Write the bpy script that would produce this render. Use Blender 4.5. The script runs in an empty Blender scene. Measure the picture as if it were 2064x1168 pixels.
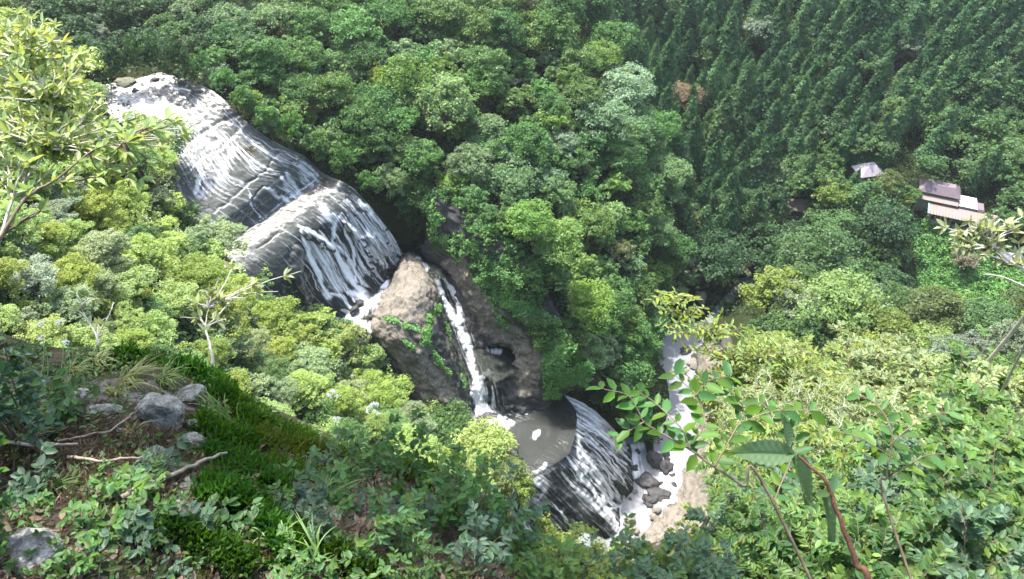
import bpy, math, random
import numpy as np
from mathutils import Vector

# ------------------------------------------------------------------ camera, sky, sun, exposure
SC = bpy.context.scene
COL = SC.collection
PITCH = 45.0
F = 1550.0
cam_d = bpy.data.cameras.new('camera')
cam = bpy.data.objects.new('camera', cam_d)
COL.objects.link(cam)
cam.location = (0, 0, 0)
cam.rotation_euler = (math.radians(90 - PITCH), 0, 0)
cam_d.sensor_width = 36.0
cam_d.lens = F / 2064 * 36
cam_d.clip_start = 0.05
cam_d.clip_end = 2000
cam_d.dof.use_dof = True
cam_d.dof.focus_distance = 60
cam_d.dof.aperture_fstop = 13.0
SC.camera = cam

SUN_EL, SUN_AZ = 62.0, -28.0     # azimuth measured from the view direction (+y), negative = left
w = bpy.data.worlds.new('World')
SC.world = w
w.use_nodes = True
nt = w.node_tree
sky = nt.nodes.new('ShaderNodeTexSky')
sky.sky_type = 'NISHITA'
sky.sun_disc = False
sky.sun_elevation = math.radians(SUN_EL)
sky.sun_rotation = math.radians(SUN_AZ)
sky.air_density = 1.3
sky.dust_density = 3.0
bg = nt.nodes['Background']
nt.links.new(sky.outputs[0], bg.inputs[0])
bg.inputs[1].default_value = 0.15
sd = bpy.data.lights.new('sun', 'SUN')
sd.energy = 3.1
sd.angle = math.radians(0.9)
sd.color = (1.0, 0.95, 0.87)
so = bpy.data.objects.new('sun', sd)
COL.objects.link(so)
_d = Vector((math.sin(math.radians(SUN_AZ)) * math.cos(math.radians(SUN_EL)),
             math.cos(math.radians(SUN_AZ)) * math.cos(math.radians(SUN_EL)), math.sin(math.radians(SUN_EL))))
so.rotation_euler = _d.to_track_quat('Z', 'Y').to_euler()
SC.view_settings.view_transform = 'Standard'
SC.view_settings.look = 'None'
SC.view_settings.exposure = 1.66
SC.cycles.max_bounces = 6
SC.cycles.transparent_max_bounces = 12
SC.cycles.transmission_bounces = 4
SC.cycles.diffuse_bounces = 4
SC.cycles.caustics_reflective = False
SC.cycles.caustics_refractive = False
SC.cycles.sample_clamp_indirect = 4

# ------------------------------------------------------------------ geometry helpers
cP, sP = math.cos(math.radians(PITCH)), math.sin(math.radians(PITCH))

def ray(u, v):
    a = (np.asarray(u, float) - 1032) / F
    b = (584 - np.asarray(v, float)) / F
    return np.stack([a, cP + b * sP, -sP + b * cP], -1)

def at_t(u, v, t):                    # point at depth t along the view of (u, v)
    return ray(u, v) * t

def at_z(u, v, z):                    # point at height z
    r = ray(u, v)
    return r * (z / r[..., 2])[..., None] if np.ndim(z) else r * (z / r[..., 2])

def proj(p):
    p = np.asarray(p, float)
    d = p[..., 1] * cP - p[..., 2] * sP
    h = p[..., 1] * sP + p[..., 2] * cP
    return 1032 + F * p[..., 0] / d, 584 - F * h / d

def _h(ix, iy, iz, s):
    n = (ix * 374761393 + iy * 668265263 + iz * 2147483647 + s * 1274126177) & 0xffffffff
    n = ((n ^ (n >> 13)) * 1274126177) & 0xffffffff
    return ((n ^ (n >> 16)) & 0xffff) / 65535.0

def vnoise(p, s=0):
    p = np.asarray(p, float)
    i = np.floor(p).astype(np.int64)
    f = p - i
    f = f * f * (3 - 2 * f)
    r = 0
    for dx in (0, 1):
        for dy in (0, 1):
            for dz in (0, 1):
                wgt = (f[..., 0] if dx else 1 - f[..., 0]) * (f[..., 1] if dy else 1 - f[..., 1]) * (f[..., 2] if dz else 1 - f[..., 2])
                r = r + wgt * _h(i[..., 0] + dx, i[..., 1] + dy, i[..., 2] + dz, s)
    return r * 2 - 1

def fbm(p, oct=4, s=0):
    r, a, p = 0, 1.0, np.asarray(p, float)
    for k in range(oct):
        r = r + a * vnoise(p, s + k)
        a *= 0.5
        p = p * 2.03
    return r

def smooth(x, a, b):
    t = np.clip((x - a) / (b - a), 0, 1)
    return t * t * (3 - 2 * t)

def make_mesh(name, verts, faces, smooth_sh=False, attrs=None, uv=None):
    me = bpy.data.meshes.new(name)
    verts = np.asarray(verts, np.float32)
    if isinstance(faces, np.ndarray):
        k = faces.shape[1]
        nf = len(faces)
        me.vertices.add(len(verts))
        me.vertices.foreach_set('co', verts.ravel())
        me.loops.add(nf * k)
        me.loops.foreach_set('vertex_index', faces.astype(np.int32).ravel())
        me.polygons.add(nf)
        me.polygons.foreach_set('loop_start', np.arange(0, nf * k, k, dtype=np.int32))
        me.polygons.foreach_set('loop_total', np.full(nf, k, np.int32))
        me.update(calc_edges=True)
    else:
        me.from_pydata([tuple(map(float, x)) for x in verts], [], faces)
        me.update()
    if smooth_sh:
        me.polygons.foreach_set('use_smooth', np.ones(len(me.polygons), bool))
    for k, a in (attrs or {}).items():
        at = me.attributes.new(k, 'FLOAT', 'POINT')
        at.data.foreach_set('value', np.asarray(a, np.float32).ravel())
    if uv is not None:
        l = me.uv_layers.new(name='UVMap')
        idx = np.empty(len(me.loops), np.int32)
        me.loops.foreach_get('vertex_index', idx)
        l.data.foreach_set('uv', np.asarray(uv, np.float32)[idx].ravel())
    return me

def obj(name, me, mat=None, parent=None, kind=None, label=None, cat=None, group=None, loc=None):
    if mat is not None and len(me.materials) == 0:
        me.materials.append(mat)
    o = bpy.data.objects.new(name, me)
    COL.objects.link(o)
    if parent is not None:
        o.parent = parent
    if loc is not None:
        o.location = loc
    tag(o, label, cat, group, kind)
    return o

def tag(o, label=None, cat=None, group=None, kind=None):
    if label: o['label'] = label
    if cat: o['category'] = cat
    if group: o['group'] = group
    if kind: o['kind'] = kind

def empty(name, loc, label, cat, group=None, rz=0.0, scale=None):
    o = bpy.data.objects.new(name, None)
    o.empty_display_size = 0.2
    COL.objects.link(o)
    o.location = tuple(float(x) for x in loc)
    o.rotation_euler = (0, 0, rz)
    if scale is not None:
        o.scale = scale if hasattr(scale, '__len__') else (scale,) * 3
    tag(o, label, cat, group)
    return o

def grid_faces(nr, nc):
    i = np.arange(nr * nc).reshape(nr, nc)
    return np.stack([i[:-1, :-1], i[:-1, 1:], i[1:, 1:], i[1:, :-1]], -1).reshape(-1, 4)

def grid_normals(G):
    a = np.gradient(G, axis=0); b = np.gradient(G, axis=1)
    n = np.cross(a, b)
    n /= np.linalg.norm(n, axis=-1, keepdims=True) + 1e-9
    n *= np.where(n[..., 2:3] < 0, -1, 1)
    return n

def cr(P, n):
    """Catmull-Rom along axis 0 of P to n samples, chord-free."""
    P = np.asarray(P, float)
    m = len(P)
    E = np.concatenate([(2 * P[:1] - P[1:2]), P, (2 * P[-1:] - P[-2:-1])], 0)
    x = np.linspace(0, m - 1, n)
    i = np.minimum(x.astype(int), m - 2)
    f = (x - i).reshape((-1,) + (1,) * (P.ndim - 1))
    p0, p1, p2, p3 = E[i], E[i + 1], E[i + 2], E[i + 3]
    return 0.5 * (2 * p1 + (p2 - p0) * f + (2 * p0 - 5 * p1 + 4 * p2 - p3) * f ** 2 + (3 * p1 - p0 - 3 * p2 + p3) * f ** 3)

def patch(rows, nr, nc, res=None):
    """rows of (u, v, z) -> smooth world grid (nr, nc, 3)"""
    G = np.array([[at_z(u, v, z) for (u, v, z) in r] for r in rows])
    G = cr(G, nr)
    G = np.swapaxes(cr(np.swapaxes(G, 0, 1), nc), 0, 1)
    return G

def seg_dist(u, v, pts):
    """distance of pixels to a polyline, and the parameter along it 0..1"""
    best = np.full(np.shape(u), 1e9); par = np.zeros(np.shape(u))
    n = len(pts) - 1
    for k in range(n):
        ax, ay = pts[k][:2]; bx, by = pts[k + 1][:2]
        dx, dy = bx - ax, by - ay
        t = np.clip(((u - ax) * dx + (v - ay) * dy) / (dx * dx + dy * dy + 1e-9), 0, 1)
        d = np.hypot(u - ax - t * dx, v - ay - t * dy)
        m = d < best
        best = np.where(m, d, best); par = np.where(m, (k + t) / n, par)
    return best, par

def in_poly(u, v, poly):
    u = np.asarray(u, float); v = np.asarray(v, float)
    c = np.zeros(np.broadcast(u, v).shape, bool)
    n = len(poly)
    for i in range(n):
        x1, y1 = poly[i]; x2, y2 = poly[(i + 1) % n]
        if y1 == y2: continue
        m = ((y1 > v) != (y2 > v)) & (u < (x2 - x1) * (v - y1) / (y2 - y1) + x1)
        c ^= m
    return c

def tube(path, radii, sides=6):
    """tapered tube along a path; returns verts, faces(list)"""
    path = np.asarray(path, float); n = len(path)
    d = np.gradient(path, axis=0); d /= np.linalg.norm(d, axis=1, keepdims=True) + 1e-9
    ref = np.array([0.3, 0.2, 1.0]) if abs(d[0, 2]) < 0.9 else np.array([1.0, 0.3, 0])
    a = np.cross(d, ref); a /= np.linalg.norm(a, axis=1, keepdims=True) + 1e-9
    b = np.cross(d, a)
    th = np.arange(sides) * 2 * math.pi / sides
    ring = path[:, None] + np.asarray(radii)[:, None, None] * (np.cos(th)[None, :, None] * a[:, None] + np.sin(th)[None, :, None] * b[:, None])
    V = ring.reshape(-1, 3)
    Fc = []
    i = np.arange(n * sides).reshape(n, sides)
    j = np.roll(i, -1, axis=1)
    Fq = np.stack([i[:-1], j[:-1], j[1:], i[1:]], -1).reshape(-1, 4)
    return V, Fq

class MB:
    """collects quads into one mesh"""
    def __init__(s): s.V = []; s.F = []; s.n = 0
    def add(s, V, Fq):
        if len(V) == 0: return
        s.V.append(np.asarray(V, float)); s.F.append(np.asarray(Fq) + s.n); s.n += len(V)
    def tube(s, path, radii, sides=6):
        s.add(*tube(path, radii, sides))
    def mesh(s, name, sm=False):
        return make_mesh(name, np.concatenate(s.V), np.concatenate(s.F), sm)

LEAF_T = np.array([(0, 0, 0), (.28, .42, .06), (.66, .38, .07), (1, 0, -.04), (.66, -.38, .07), (.28, -.42, .06), (.48, 0, -.03)])
LEAF_F = np.array([(0, 1, 2, 6), (6, 2, 3, 3), (0, 6, 4, 5), (6, 3, 4, 4)])
LEAF_F = np.array([(0, 6, 2, 1), (6, 3, 3, 2), (0, 5, 4, 6), (6, 4, 3, 3)])

def leaves(pos, ax, nrm, L, W):
    """real folded leaves: quads (two of the four are made triangles by splitting) -> verts, tris"""
    n = len(pos)
    ax = ax / (np.linalg.norm(ax, axis=1, keepdims=True) + 1e-9)
    nrm = nrm - (nrm * ax).sum(1, keepdims=True) * ax
    nrm = nrm / (np.linalg.norm(nrm, axis=1, keepdims=True) + 1e-9)
    sd_ = np.cross(nrm, ax)
    L = np.broadcast_to(np.asarray(L, float), (n,)); W = np.broadcast_to(np.asarray(W, float), (n,))
    V = pos[:, None] + LEAF_T[None, :, 0:1] * (ax * L[:, None])[:, None] + LEAF_T[None, :, 1:2] * (sd_ * W[:, None])[:, None] + LEAF_T[None, :, 2:3] * (nrm * L[:, None])[:, None]
    T = np.array([(0, 6, 1), (1, 6, 2), (6, 3, 2), (0, 5, 6), (5, 4, 6), (6, 4, 3)])
    Fc = (np.arange(n) * 7)[:, None, None] + T[None]
    return V.reshape(-1, 3), Fc.reshape(-1, 3)

def diamonds(pos, nrm, s, asp=1.0, rng=None):
    """small leaf-cluster faces (one quad each)"""
    n = len(pos)
    nrm = nrm / (np.linalg.norm(nrm, axis=1, keepdims=True) + 1e-9)
    r = rng.normal(size=(n, 3))
    a = np.cross(nrm, r); a /= np.linalg.norm(a, axis=1, keepdims=True) + 1e-9
    b = np.cross(nrm, a)
    s = np.broadcast_to(np.asarray(s, float), (n,))[:, None]
    k = rng.uniform(.75, 1.25, (n, 4, 1))
    V = np.stack([pos + a * s * k[:, 0], pos + b * s * asp * k[:, 1] , pos - a * s * k[:, 2], pos - b * s * asp * k[:, 3]], 1)
    V[:, 0] -= nrm * s * .25; V[:, 2] -= nrm * s * .25
    Fc = np.arange(4 * n).reshape(n, 4)
    return V.reshape(-1, 3), Fc

# ------------------------------------------------------------------ materials
def mat(name):
    m = bpy.data.materials.new(name); m.use_nodes = True
    n = m.node_tree
    b = n.nodes['Principled BSDF']
    return m, n, b

def N(n, t, **kw):
    x = n.nodes.new(t)
    for k, v in kw.items(): setattr(x, k, v)
    return x

def mathn(n, op, a, b=None, c=None, clamp=False):
    x = N(n, 'ShaderNodeMath', operation=op, use_clamp=clamp)
    for i, q in enumerate((a, b, c)):
        if q is None: continue
        if isinstance(q, (int, float)): x.inputs[i].default_value = q
        else: n.links.new(q, x.inputs[i])
    return x.outputs[0]

def mixc(n, fac, A, B, blend='MIX'):
    x = N(n, 'ShaderNodeMix', data_type='RGBA', blend_type=blend)
    for i, q in ((0, fac), (6, A), (7, B)):
        if isinstance(q, (int, float)): x.inputs[i].default_value = q
        elif isinstance(q, tuple): x.inputs[i].default_value = q + (1,) if len(q) == 3 else q
        else: n.links.new(q, x.inputs[i])
    return x.outputs[2]

def noise(n, scale, detail=3, rough=.6, vec=None, out=0, dist=0.0):
    x = N(n, 'ShaderNodeTexNoise')
    x.inputs['Scale'].default_value = scale; x.inputs['Detail'].default_value = detail
    x.inputs['Roughness'].default_value = rough; x.inputs['Distortion'].default_value = dist
    if vec is not None: n.links.new(vec, x.inputs['Vector'])
    return x.outputs[out]

def ramp(n, fac, stops):
    x = N(n, 'ShaderNodeValToRGB')
    n.links.new(fac, x.inputs[0])
    e = x.color_ramp.elements
    while len(e) < len(stops): e.new(0.5)
    for q, (p, c) in zip(e, stops):
        q.position = p; q.color = (c, c, c, 1) if isinstance(c, (int, float)) else tuple(c) + (1,)
    return x.outputs[0]

def coords(n, which='Object'):
    return N(n, 'ShaderNodeTexCoord').outputs[which]

def attr(n, name):
    return N(n, 'ShaderNodeAttribute', attribute_name=name).outputs['Fac']

def mapping(n, vec, scale):
    x = N(n, 'ShaderNodeMapping'); x.inputs['Scale'].default_value = scale
    n.links.new(vec, x.inputs[0]); return x.outputs[0]

def bump(n, h, strength, dist=1.0):
    x = N(n, 'ShaderNodeBump'); x.inputs['Strength'].default_value = strength; x.inputs['Distance'].default_value = dist
    n.links.new(h, x.inputs['Height']); return x.outputs[0]

def leaf_mat(name, base=None, var=0.35, hue=0.03, trans=0.45, rough=0.5, spec=0.35):
    """leaf: colour of the object, varied per leaf; lets light through"""
    m, n, b = mat(name)
    if base is None:
        c = N(n, 'ShaderNodeObjectInfo').outputs['Color']
    else:
        x = N(n, 'ShaderNodeRGB'); x.outputs[0].default_value = tuple(base) + (1,); c = x.outputs[0]
    g = N(n, 'ShaderNodeNewGeometry').outputs['Random Per Island']
    hs = N(n, 'ShaderNodeHueSaturation')
    n.links.new(c, hs.inputs['Color'])
    n.links.new(mathn(n, 'MULTIPLY_ADD', g, var * 2, 1 - var), hs.inputs['Value'])
    g2 = mathn(n, 'FRACT', mathn(n, 'MULTIPLY', g, 37.7))
    n.links.new(mathn(n, 'MULTIPLY_ADD', g2, hue * 2, .5 - hue), hs.inputs['Hue'])
    n.links.new(mathn(n, 'MULTIPLY_ADD', g2, -.3, 1.1), hs.inputs['Saturation'])
    n.links.new(hs.outputs[0], b.inputs['Base Color'])
    b.inputs['Roughness'].default_value = rough
    b.inputs['Specular IOR Level'].default_value = spec
    t = N(n, 'ShaderNodeBsdfTranslucent')
    tc = mixc(n, 1.0, hs.outputs[0], (1.3, 1.22, .65), 'MULTIPLY')
    n.links.new(tc, t.inputs[0])
    mx = N(n, 'ShaderNodeMixShader'); mx.inputs[0].default_value = trans
    n.links.new(b.outputs[0], mx.inputs[1]); n.links.new(t.outputs[0], mx.inputs[2])
    n.links.new(mx.outputs[0], n.nodes['Material Output'].inputs[0])
    return m

def bark_mat(name, c, c2):
    m, n, b = mat(name)
    v = noise(n, 14, 5, .65, mapping(n, coords(n), (1, 1, .25)))
    n.links.new(mixc(n, ramp(n, v, [(.35, 0), (.65, 1)]), c, c2), b.inputs['Base Color'])
    b.inputs['Roughness'].default_value = .85
    n.links.new(bump(n, v, .5, .02), b.inputs['Normal'])
    return m
# ------------------------------------------------------------------ river rock patches (rows of photo u, v and height z)
BED_UP = [
 [(150,180,-80),(250,165,-80),(325,146,-80)],
 [(215,225,-81),(330,192,-81.2),(425,182,-81)],
 [(280,285,-83),(390,248,-83.2),(490,240,-83)],
 [(320,350,-85.5),(440,312,-85.6),(550,285,-85.5)],
 [(350,415,-88),(480,362,-88),(608,312,-88)],
 [(400,475,-90.4),(540,378,-90.2),(622,322,-90)],
 [(420,505,-94),(577,401,-94),(655,352,-94)],
 [(470,540,-94.6),(612,432,-94.6),(700,372,-94.6)],
 [(500,560,-96.3),(645,455,-96.6),(732,400,-96.4)],
 [(540,598,-101),(672,502,-102),(768,442,-101)],
 [(580,635,-107),(700,558,-108),(795,482,-107)],
 [(615,662,-112),(735,606,-112.6),(815,517,-112.8)],
 [(650,700,-114),(775,600,-114),(835,522,-114)]]
BED_CHUTE = [
 [(800,515,-113.5),(822,508,-113.6),(860,492,-112.5)],
 [(835,560,-113.5),(860,543,-113.8),(898,525,-113)],
 [(870,578,-114.5),(890,566,-115),(915,556,-114)],
 [(884,616,-117),(908,608,-117.8),(938,600,-117)],
 [(900,660,-120),(930,655,-120.8),(962,650,-120)],
 [(920,708,-123),(948,704,-123.8),(985,702,-123)],
 [(940,754,-125.8),(966,750,-126.4),(1000,746,-125.5)],
 [(946,786,-127.4),(974,786,-128),(1016,786,-127)],
 [(944,824,-130.7),(974,826,-131.5),(1030,826,-130.7)],
 [(960,868,-132),(1010,862,-132),(1080,846,-131.6)]]
BUTT = [
 [(806,526,-114),(815,512,-112.3),(832,510,-112.3),(850,525,-114.5)],
 [(785,566,-114),(812,543,-110),(848,543,-110.4),(874,564,-115)],
 [(760,608,-114),(806,590,-109),(864,583,-109.8),(892,610,-118)],
 [(738,640,-114),(796,634,-109.8),(866,632,-111.5),(908,657,-121)],
 [(730,672,-115.5),(792,676,-112),(886,688,-115.6),(927,703,-124)],
 [(752,716,-118),(838,724,-116.6),(908,738,-120.8),(948,750,-127)],
 [(800,775,-123),(872,776,-122),(926,784,-125.6),(957,792,-129)],
 [(850,835,-128),(905,824,-127),(936,825,-129.4),(952,838,-132)],
 [(915,880,-133),(935,872,-132.6),(952,866,-132.6),(966,868,-133)]]
WALL = [
 [(845,520,-114.5),(858,478,-108),(868,430,-101),(880,395,-97)],
 [(886,543,-114.4),(908,520,-109),(935,485,-103),(950,440,-98)],
 [(905,572,-115.6),(935,553,-110),(972,520,-104),(1000,480,-99)],
 [(926,618,-118.5),(958,600,-113),(1005,558,-106.5),(1040,510,-101)],
 [(950,667,-121.5),(985,648,-116),(1040,603,-109.5),(1085,560,-104)],
 [(970,715,-124.5),(1008,684,-120),(1062,648,-114),(1110,600,-108)],
 [(990,760,-127.2),(1030,730,-123),(1080,693,-118.5),(1135,650,-112)],
 [(1006,800,-129),(1050,768,-125.6),(1102,738,-120.8),(1165,700,-115)],
 [(1020,845,-132.6),(1070,800,-128.5),(1128,768,-124.5),(1195,740,-120)],
 [(1080,850,-132.8),(1110,815,-131),(1150,790,-128.4),(1225,780,-124)]]
BASIN = [
 [(930,830,-131.6),(1030,830,-131.6),(1090,806,-131.4),(1130,790,-131)],
 [(955,870,-132),(1050,860,-132),(1110,850,-132),(1160,830,-131.8)],
 [(980,930,-132),(1050,915,-132.2),(1115,900,-132.2),(1160,872,-132)],
 [(990,1000,-132.5),(1040,985,-132.4),(1100,950,-132.3),(1148,915,-132.2)]]
TIER = [
 [(1118,790,-131.6),(1150,800,-132),(1200,830,-138),(1262,892,-149),(1275,905,-153)],
 [(1128,820,-131.9),(1162,838,-132.6),(1216,872,-139),(1268,932,-150),(1280,945,-153.5)],
 [(1132,855,-132),(1166,872,-132.8),(1218,920,-140),(1270,985,-150.6),(1280,1000,-153.5)],
 [(1118,892,-132.1),(1142,908,-132.7),(1194,960,-140),(1244,1018,-150.6),(1252,1040,-153.5)],
 [(1085,925,-132.2),(1118,940,-132.8),(1174,996,-140.6),(1246,1066,-151),(1262,1088,-154)],
 [(1040,965,-132.4),(1070,985,-133),(1124,1035,-141),(1190,1100,-151),(1205,1120,-154)],
 [(990,1010,-133),(1020,1030,-133.6),(1070,1085,-141),(1130,1150,-151),(1145,1170,-154)]]
RWALL = [
 [(1340,720,-152.6),(1385,705,-152.4),(1425,690,-148),(1470,660,-146)],
 [(1370,790,-153),(1398,780,-152.4),(1440,770,-146.5),(1490,755,-142)],
 [(1372,860,-153),(1402,850,-152.2),(1450,830,-145),(1500,800,-140)],
 [(1370,925,-153),(1400,908,-152),(1445,880,-145),(1495,860,-139)],
 [(1350,965,-153),(1375,948,-151.6),(1430,930,-144.6),(1480,930,-139)],
 [(1340,1010,-153),(1362,1012,-151),(1415,1010,-144.6),(1470,1010,-138)],
 [(1305,1048,-153),(1318,1055,-150.4),(1380,1090,-144.5),(1450,1090,-136)],
 [(1262,1098,-153),(1282,1112,-150.6),(1345,1155,-143),(1420,1168,-134)]]
PATCHES = {
 'up': patch(BED_UP, 330, 230), 'chute': patch(BED_CHUTE, 200, 60), 'butt': patch(BUTT, 170, 120),
 'wall': patch(WALL, 200, 110), 'basin': patch(BASIN, 60, 80), 'tier': np.swapaxes(patch(TIER, 230, 200), 0, 1).copy(), 'rwall': patch(RWALL, 120, 70)}

# ------------------------------------------------------------------ terrain: height field through surveyed points
TP = [  # u, v, depth t (near slope, left)
 (-400,300,60),(-200,300,75),(0,250,92),(150,200,112),(-200,100,110),(0,120,115),(0,450,76),(200,400,92),(300,300,116),(0,620,62),(200,600,72),(400,600,92),
 (420,520,118),(540,640,124),(400,750,77),(600,720,108),(700,740,126),(600,850,86),(800,870,112),(880,900,132),(800,1000,88),(1000,1030,120),
 (1100,1168,122),(900,1168,86),(-100,900,40),(200,900,45),(500,1000,62),(300,1168,36),(700,1168,68),(500,1400,34),(900,1500,50),(-300,600,52),
 (1250,1230,128),(1400,1250,124),(1500,1130,130),(1560,1000,144),(1600,850,158),(1560,720,182),(1500,650,196),(1650,620,190),(1800,620,186),(1950,640,180),(2064,650,176),
 (1700,760,165),(1900,760,160),(2064,800,150),(1800,900,140),(2064,950,122),(2300,800,140),(2300,600,165),(1800,1168,88),(2100,1168,80),(1300,1400,90),(2400,1000,95),
 # ridge (far bank)
 (430,150,163),(600,230,163),(720,330,163),(800,400,163),(520,210,163),(450,70,172),(450,0,180),(300,110,172),(300,0,186),(180,120,165),(100,50,176),(0,-50,186),(-200,-50,180),(-200,50,150),
 (600,100,176),(600,-50,196),(850,350,166),(800,200,176),(800,0,196),(800,-200,225),(1000,400,170),(1000,200,186),(1000,0,208),(1000,-200,240),(920,440,165),(1100,520,170),
 (1230,690,176),(1200,300,188),(1160,-20,225),(1130,-200,250),(1240,130,207),(1290,300,203),(1300,450,194),(1305,600,186),(1310,720,185),(1300,800,180),(1260,790,176),(1310,870,176),
 # valley behind the ridge, gorge, far slope
 (1370,300,238),(1290,100,255),(1240,0,266),(1230,-200,300),(1400,450,226),(1400,560,219),(1360,640,208),(1440,600,214),(1500,560,218),(1600,550,218),(1700,560,216),(1800,600,210),(1950,640,205),
 (1600,480,226),(1700,440,226),(1850,560,214),(1900,520,216),(1980,470,217),(2064,560,208),(2064,480,214),(1870,430,221),(1720,380,226),(1600,300,240),(1800,280,236),(2064,300,232),
 (1400,200,248),(1600,150,252),(1850,120,250),(2064,100,248),(1350,0,266),(1600,0,268),(1850,0,266),(2064,-50,268),(1600,-200,310),(2000,-200,310),(2400,200,235),(2400,-100,262),(2400,500,200),(600,-300,270),(0,-300,260)]
cp = [at_t(u, v, t) for u, v, t in TP]
cp += [np.array(p, float) for p in ((-120,10,-30),(-60,0,-25),(0,4,-22),(60,0,-26),(120,10,-34),(0,-20,-10),(-80,-20,-12),(80,-20,-12),(170,60,-70),(-150,60,-40),(-170,160,-70),(260,150,-120),(270,300,-90),(120,400,-60),(-60,400,-40),(250,400,-60),(-200,300,-50))]
GORGE = [(1340,690),(1370,720),(1368,800),(1370,880),(1345,900),(1300,930),(1300,1000),(1360,960)]
cp += [at_z(u, v, -153.0) for u, v in GORGE]
for k, G in PATCHES.items():
    s0 = max(1, G.shape[0] // 9); s1 = max(1, G.shape[1] // 4)
    for p in G[::s0, ::s1].reshape(-1, 3):
        cp.append(p + np.array([0, 0, -1.2]))
cp = np.array(cp)
_keep = []
for i in range(len(cp)):
    if all((cp[i, 0] - cp[j, 0]) ** 2 + (cp[i, 1] - cp[j, 1]) ** 2 > .6 for j in _keep): _keep.append(i)
cp = cp[_keep]
def _phi(d2): return np.sqrt(d2 + 1.5)
D = ((cp[:, None, :2] - cp[None, :, :2]) ** 2).sum(-1)
A = np.zeros((len(cp) + 3,) * 2); n_ = len(cp)
A[:n_, :n_] = _phi(D) + 0.25 * np.eye(n_); A[:n_, n_] = 1; A[n_, :n_] = 1; A[:n_, n_ + 1:] = cp[:, :2] / 100; A[n_ + 1:, :n_] = cp[:, :2].T / 100
W_ = np.linalg.solve(A, np.concatenate([cp[:, 2], np.zeros(3)]))
def terr_raw(x, y):
    s = np.shape(x); x = np.ravel(x); y = np.ravel(y); out = np.empty(len(x))
    for i in range(0, len(x), 20000):
        X, Y = x[i:i + 20000], y[i:i + 20000]
        out[i:i + 20000] = _phi((X[:, None] - cp[None, :, 0]) ** 2 + (Y[:, None] - cp[None, :, 1]) ** 2) @ W_[:n_] + W_[n_] + X / 100 * W_[n_ + 1] + Y / 100 * W_[n_ + 2]
    return out.reshape(s)
TX0, TX1, TY0, TY1, TS = -210.0, 280.0, -40.0, 420.0, 1.6
gx = np.arange(TX0, TX1, TS); gy = np.arange(TY0, TY1, TS)
GX, GY = np.meshgrid(gx, gy)
GZ = terr_raw(GX, GY)
GZ += fbm(np.stack([GX / 14, GY / 14, GX * 0], -1), 4, 3) * 0.9
# keep the terrain below the finer rock patches
for k, G in PATCHES.items():
    P_ = G[::2, ::2].reshape(-1, 3)
    ix = np.round((P_[:, 0] - TX0) / TS).astype(int); iy = np.round((P_[:, 1] - TY0) / TS).astype(int)
    lo = np.full(GZ.shape, 1e9)
    for dx in (-1, 0, 1):
        for dy in (-1, 0, 1):
            np.minimum.at(lo, (iy + dy, ix + dx), P_[:, 2])
    GZ = np.where(lo < 1e8, np.minimum(GZ, lo - 1.0), GZ)
def terr(x, y):
    fx = np.clip((np.asarray(x, float) - TX0) / TS, 0, len(gx) - 1.001); fy = np.clip((np.asarray(y, float) - TY0) / TS, 0, len(gy) - 1.001)
    i = fx.astype(int); j = fy.astype(int); a = fx - i; b = fy - j
    return (GZ[j, i] * (1 - a) + GZ[j, i + 1] * a) * (1 - b) + (GZ[j + 1, i] * (1 - a) + GZ[j + 1, i + 1] * a) * b

def hit(u, v, off=0.0, t0=20.0, t1=420.0, step=0.5):
    """first point on the view of (u, v) that is `off` above the terrain"""
    r = ray(u, v); ts = np.arange(t0, t1, step)
    p = r[None] * ts[:, None]
    d = p[:, 2] - terr(p[:, 0], p[:, 1]) - off
    k = np.where(d < 0)[0]
    if len(k) == 0: return None
    return p[k[0]], ts[k[0]]

m_ground, n, b = mat('forest_floor')
c = coords(n)
f1 = noise(n, .35, 6, .65, c); f2 = noise(n, 2.5, 4, .6, c)
n.links.new(mixc(n, ramp(n, f1, [(.35, 0), (.65, 1)]), mixc(n, f2, (.012, .022, .008), (.03, .05, .014)), (.04, .045, .018)), b.inputs['Base Color'])
b.inputs['Roughness'].default_value = .9; b.inputs['Specular IOR Level'].default_value = .1
n.links.new(bump(n, f2, .8, .6), b.inputs['Normal'])
V = np.stack([GX, GY, GZ], -1).reshape(-1, 3)
obj('terrain', make_mesh('terrain', V, grid_faces(len(gy), len(gx)), True), m_ground, kind='structure')

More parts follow.
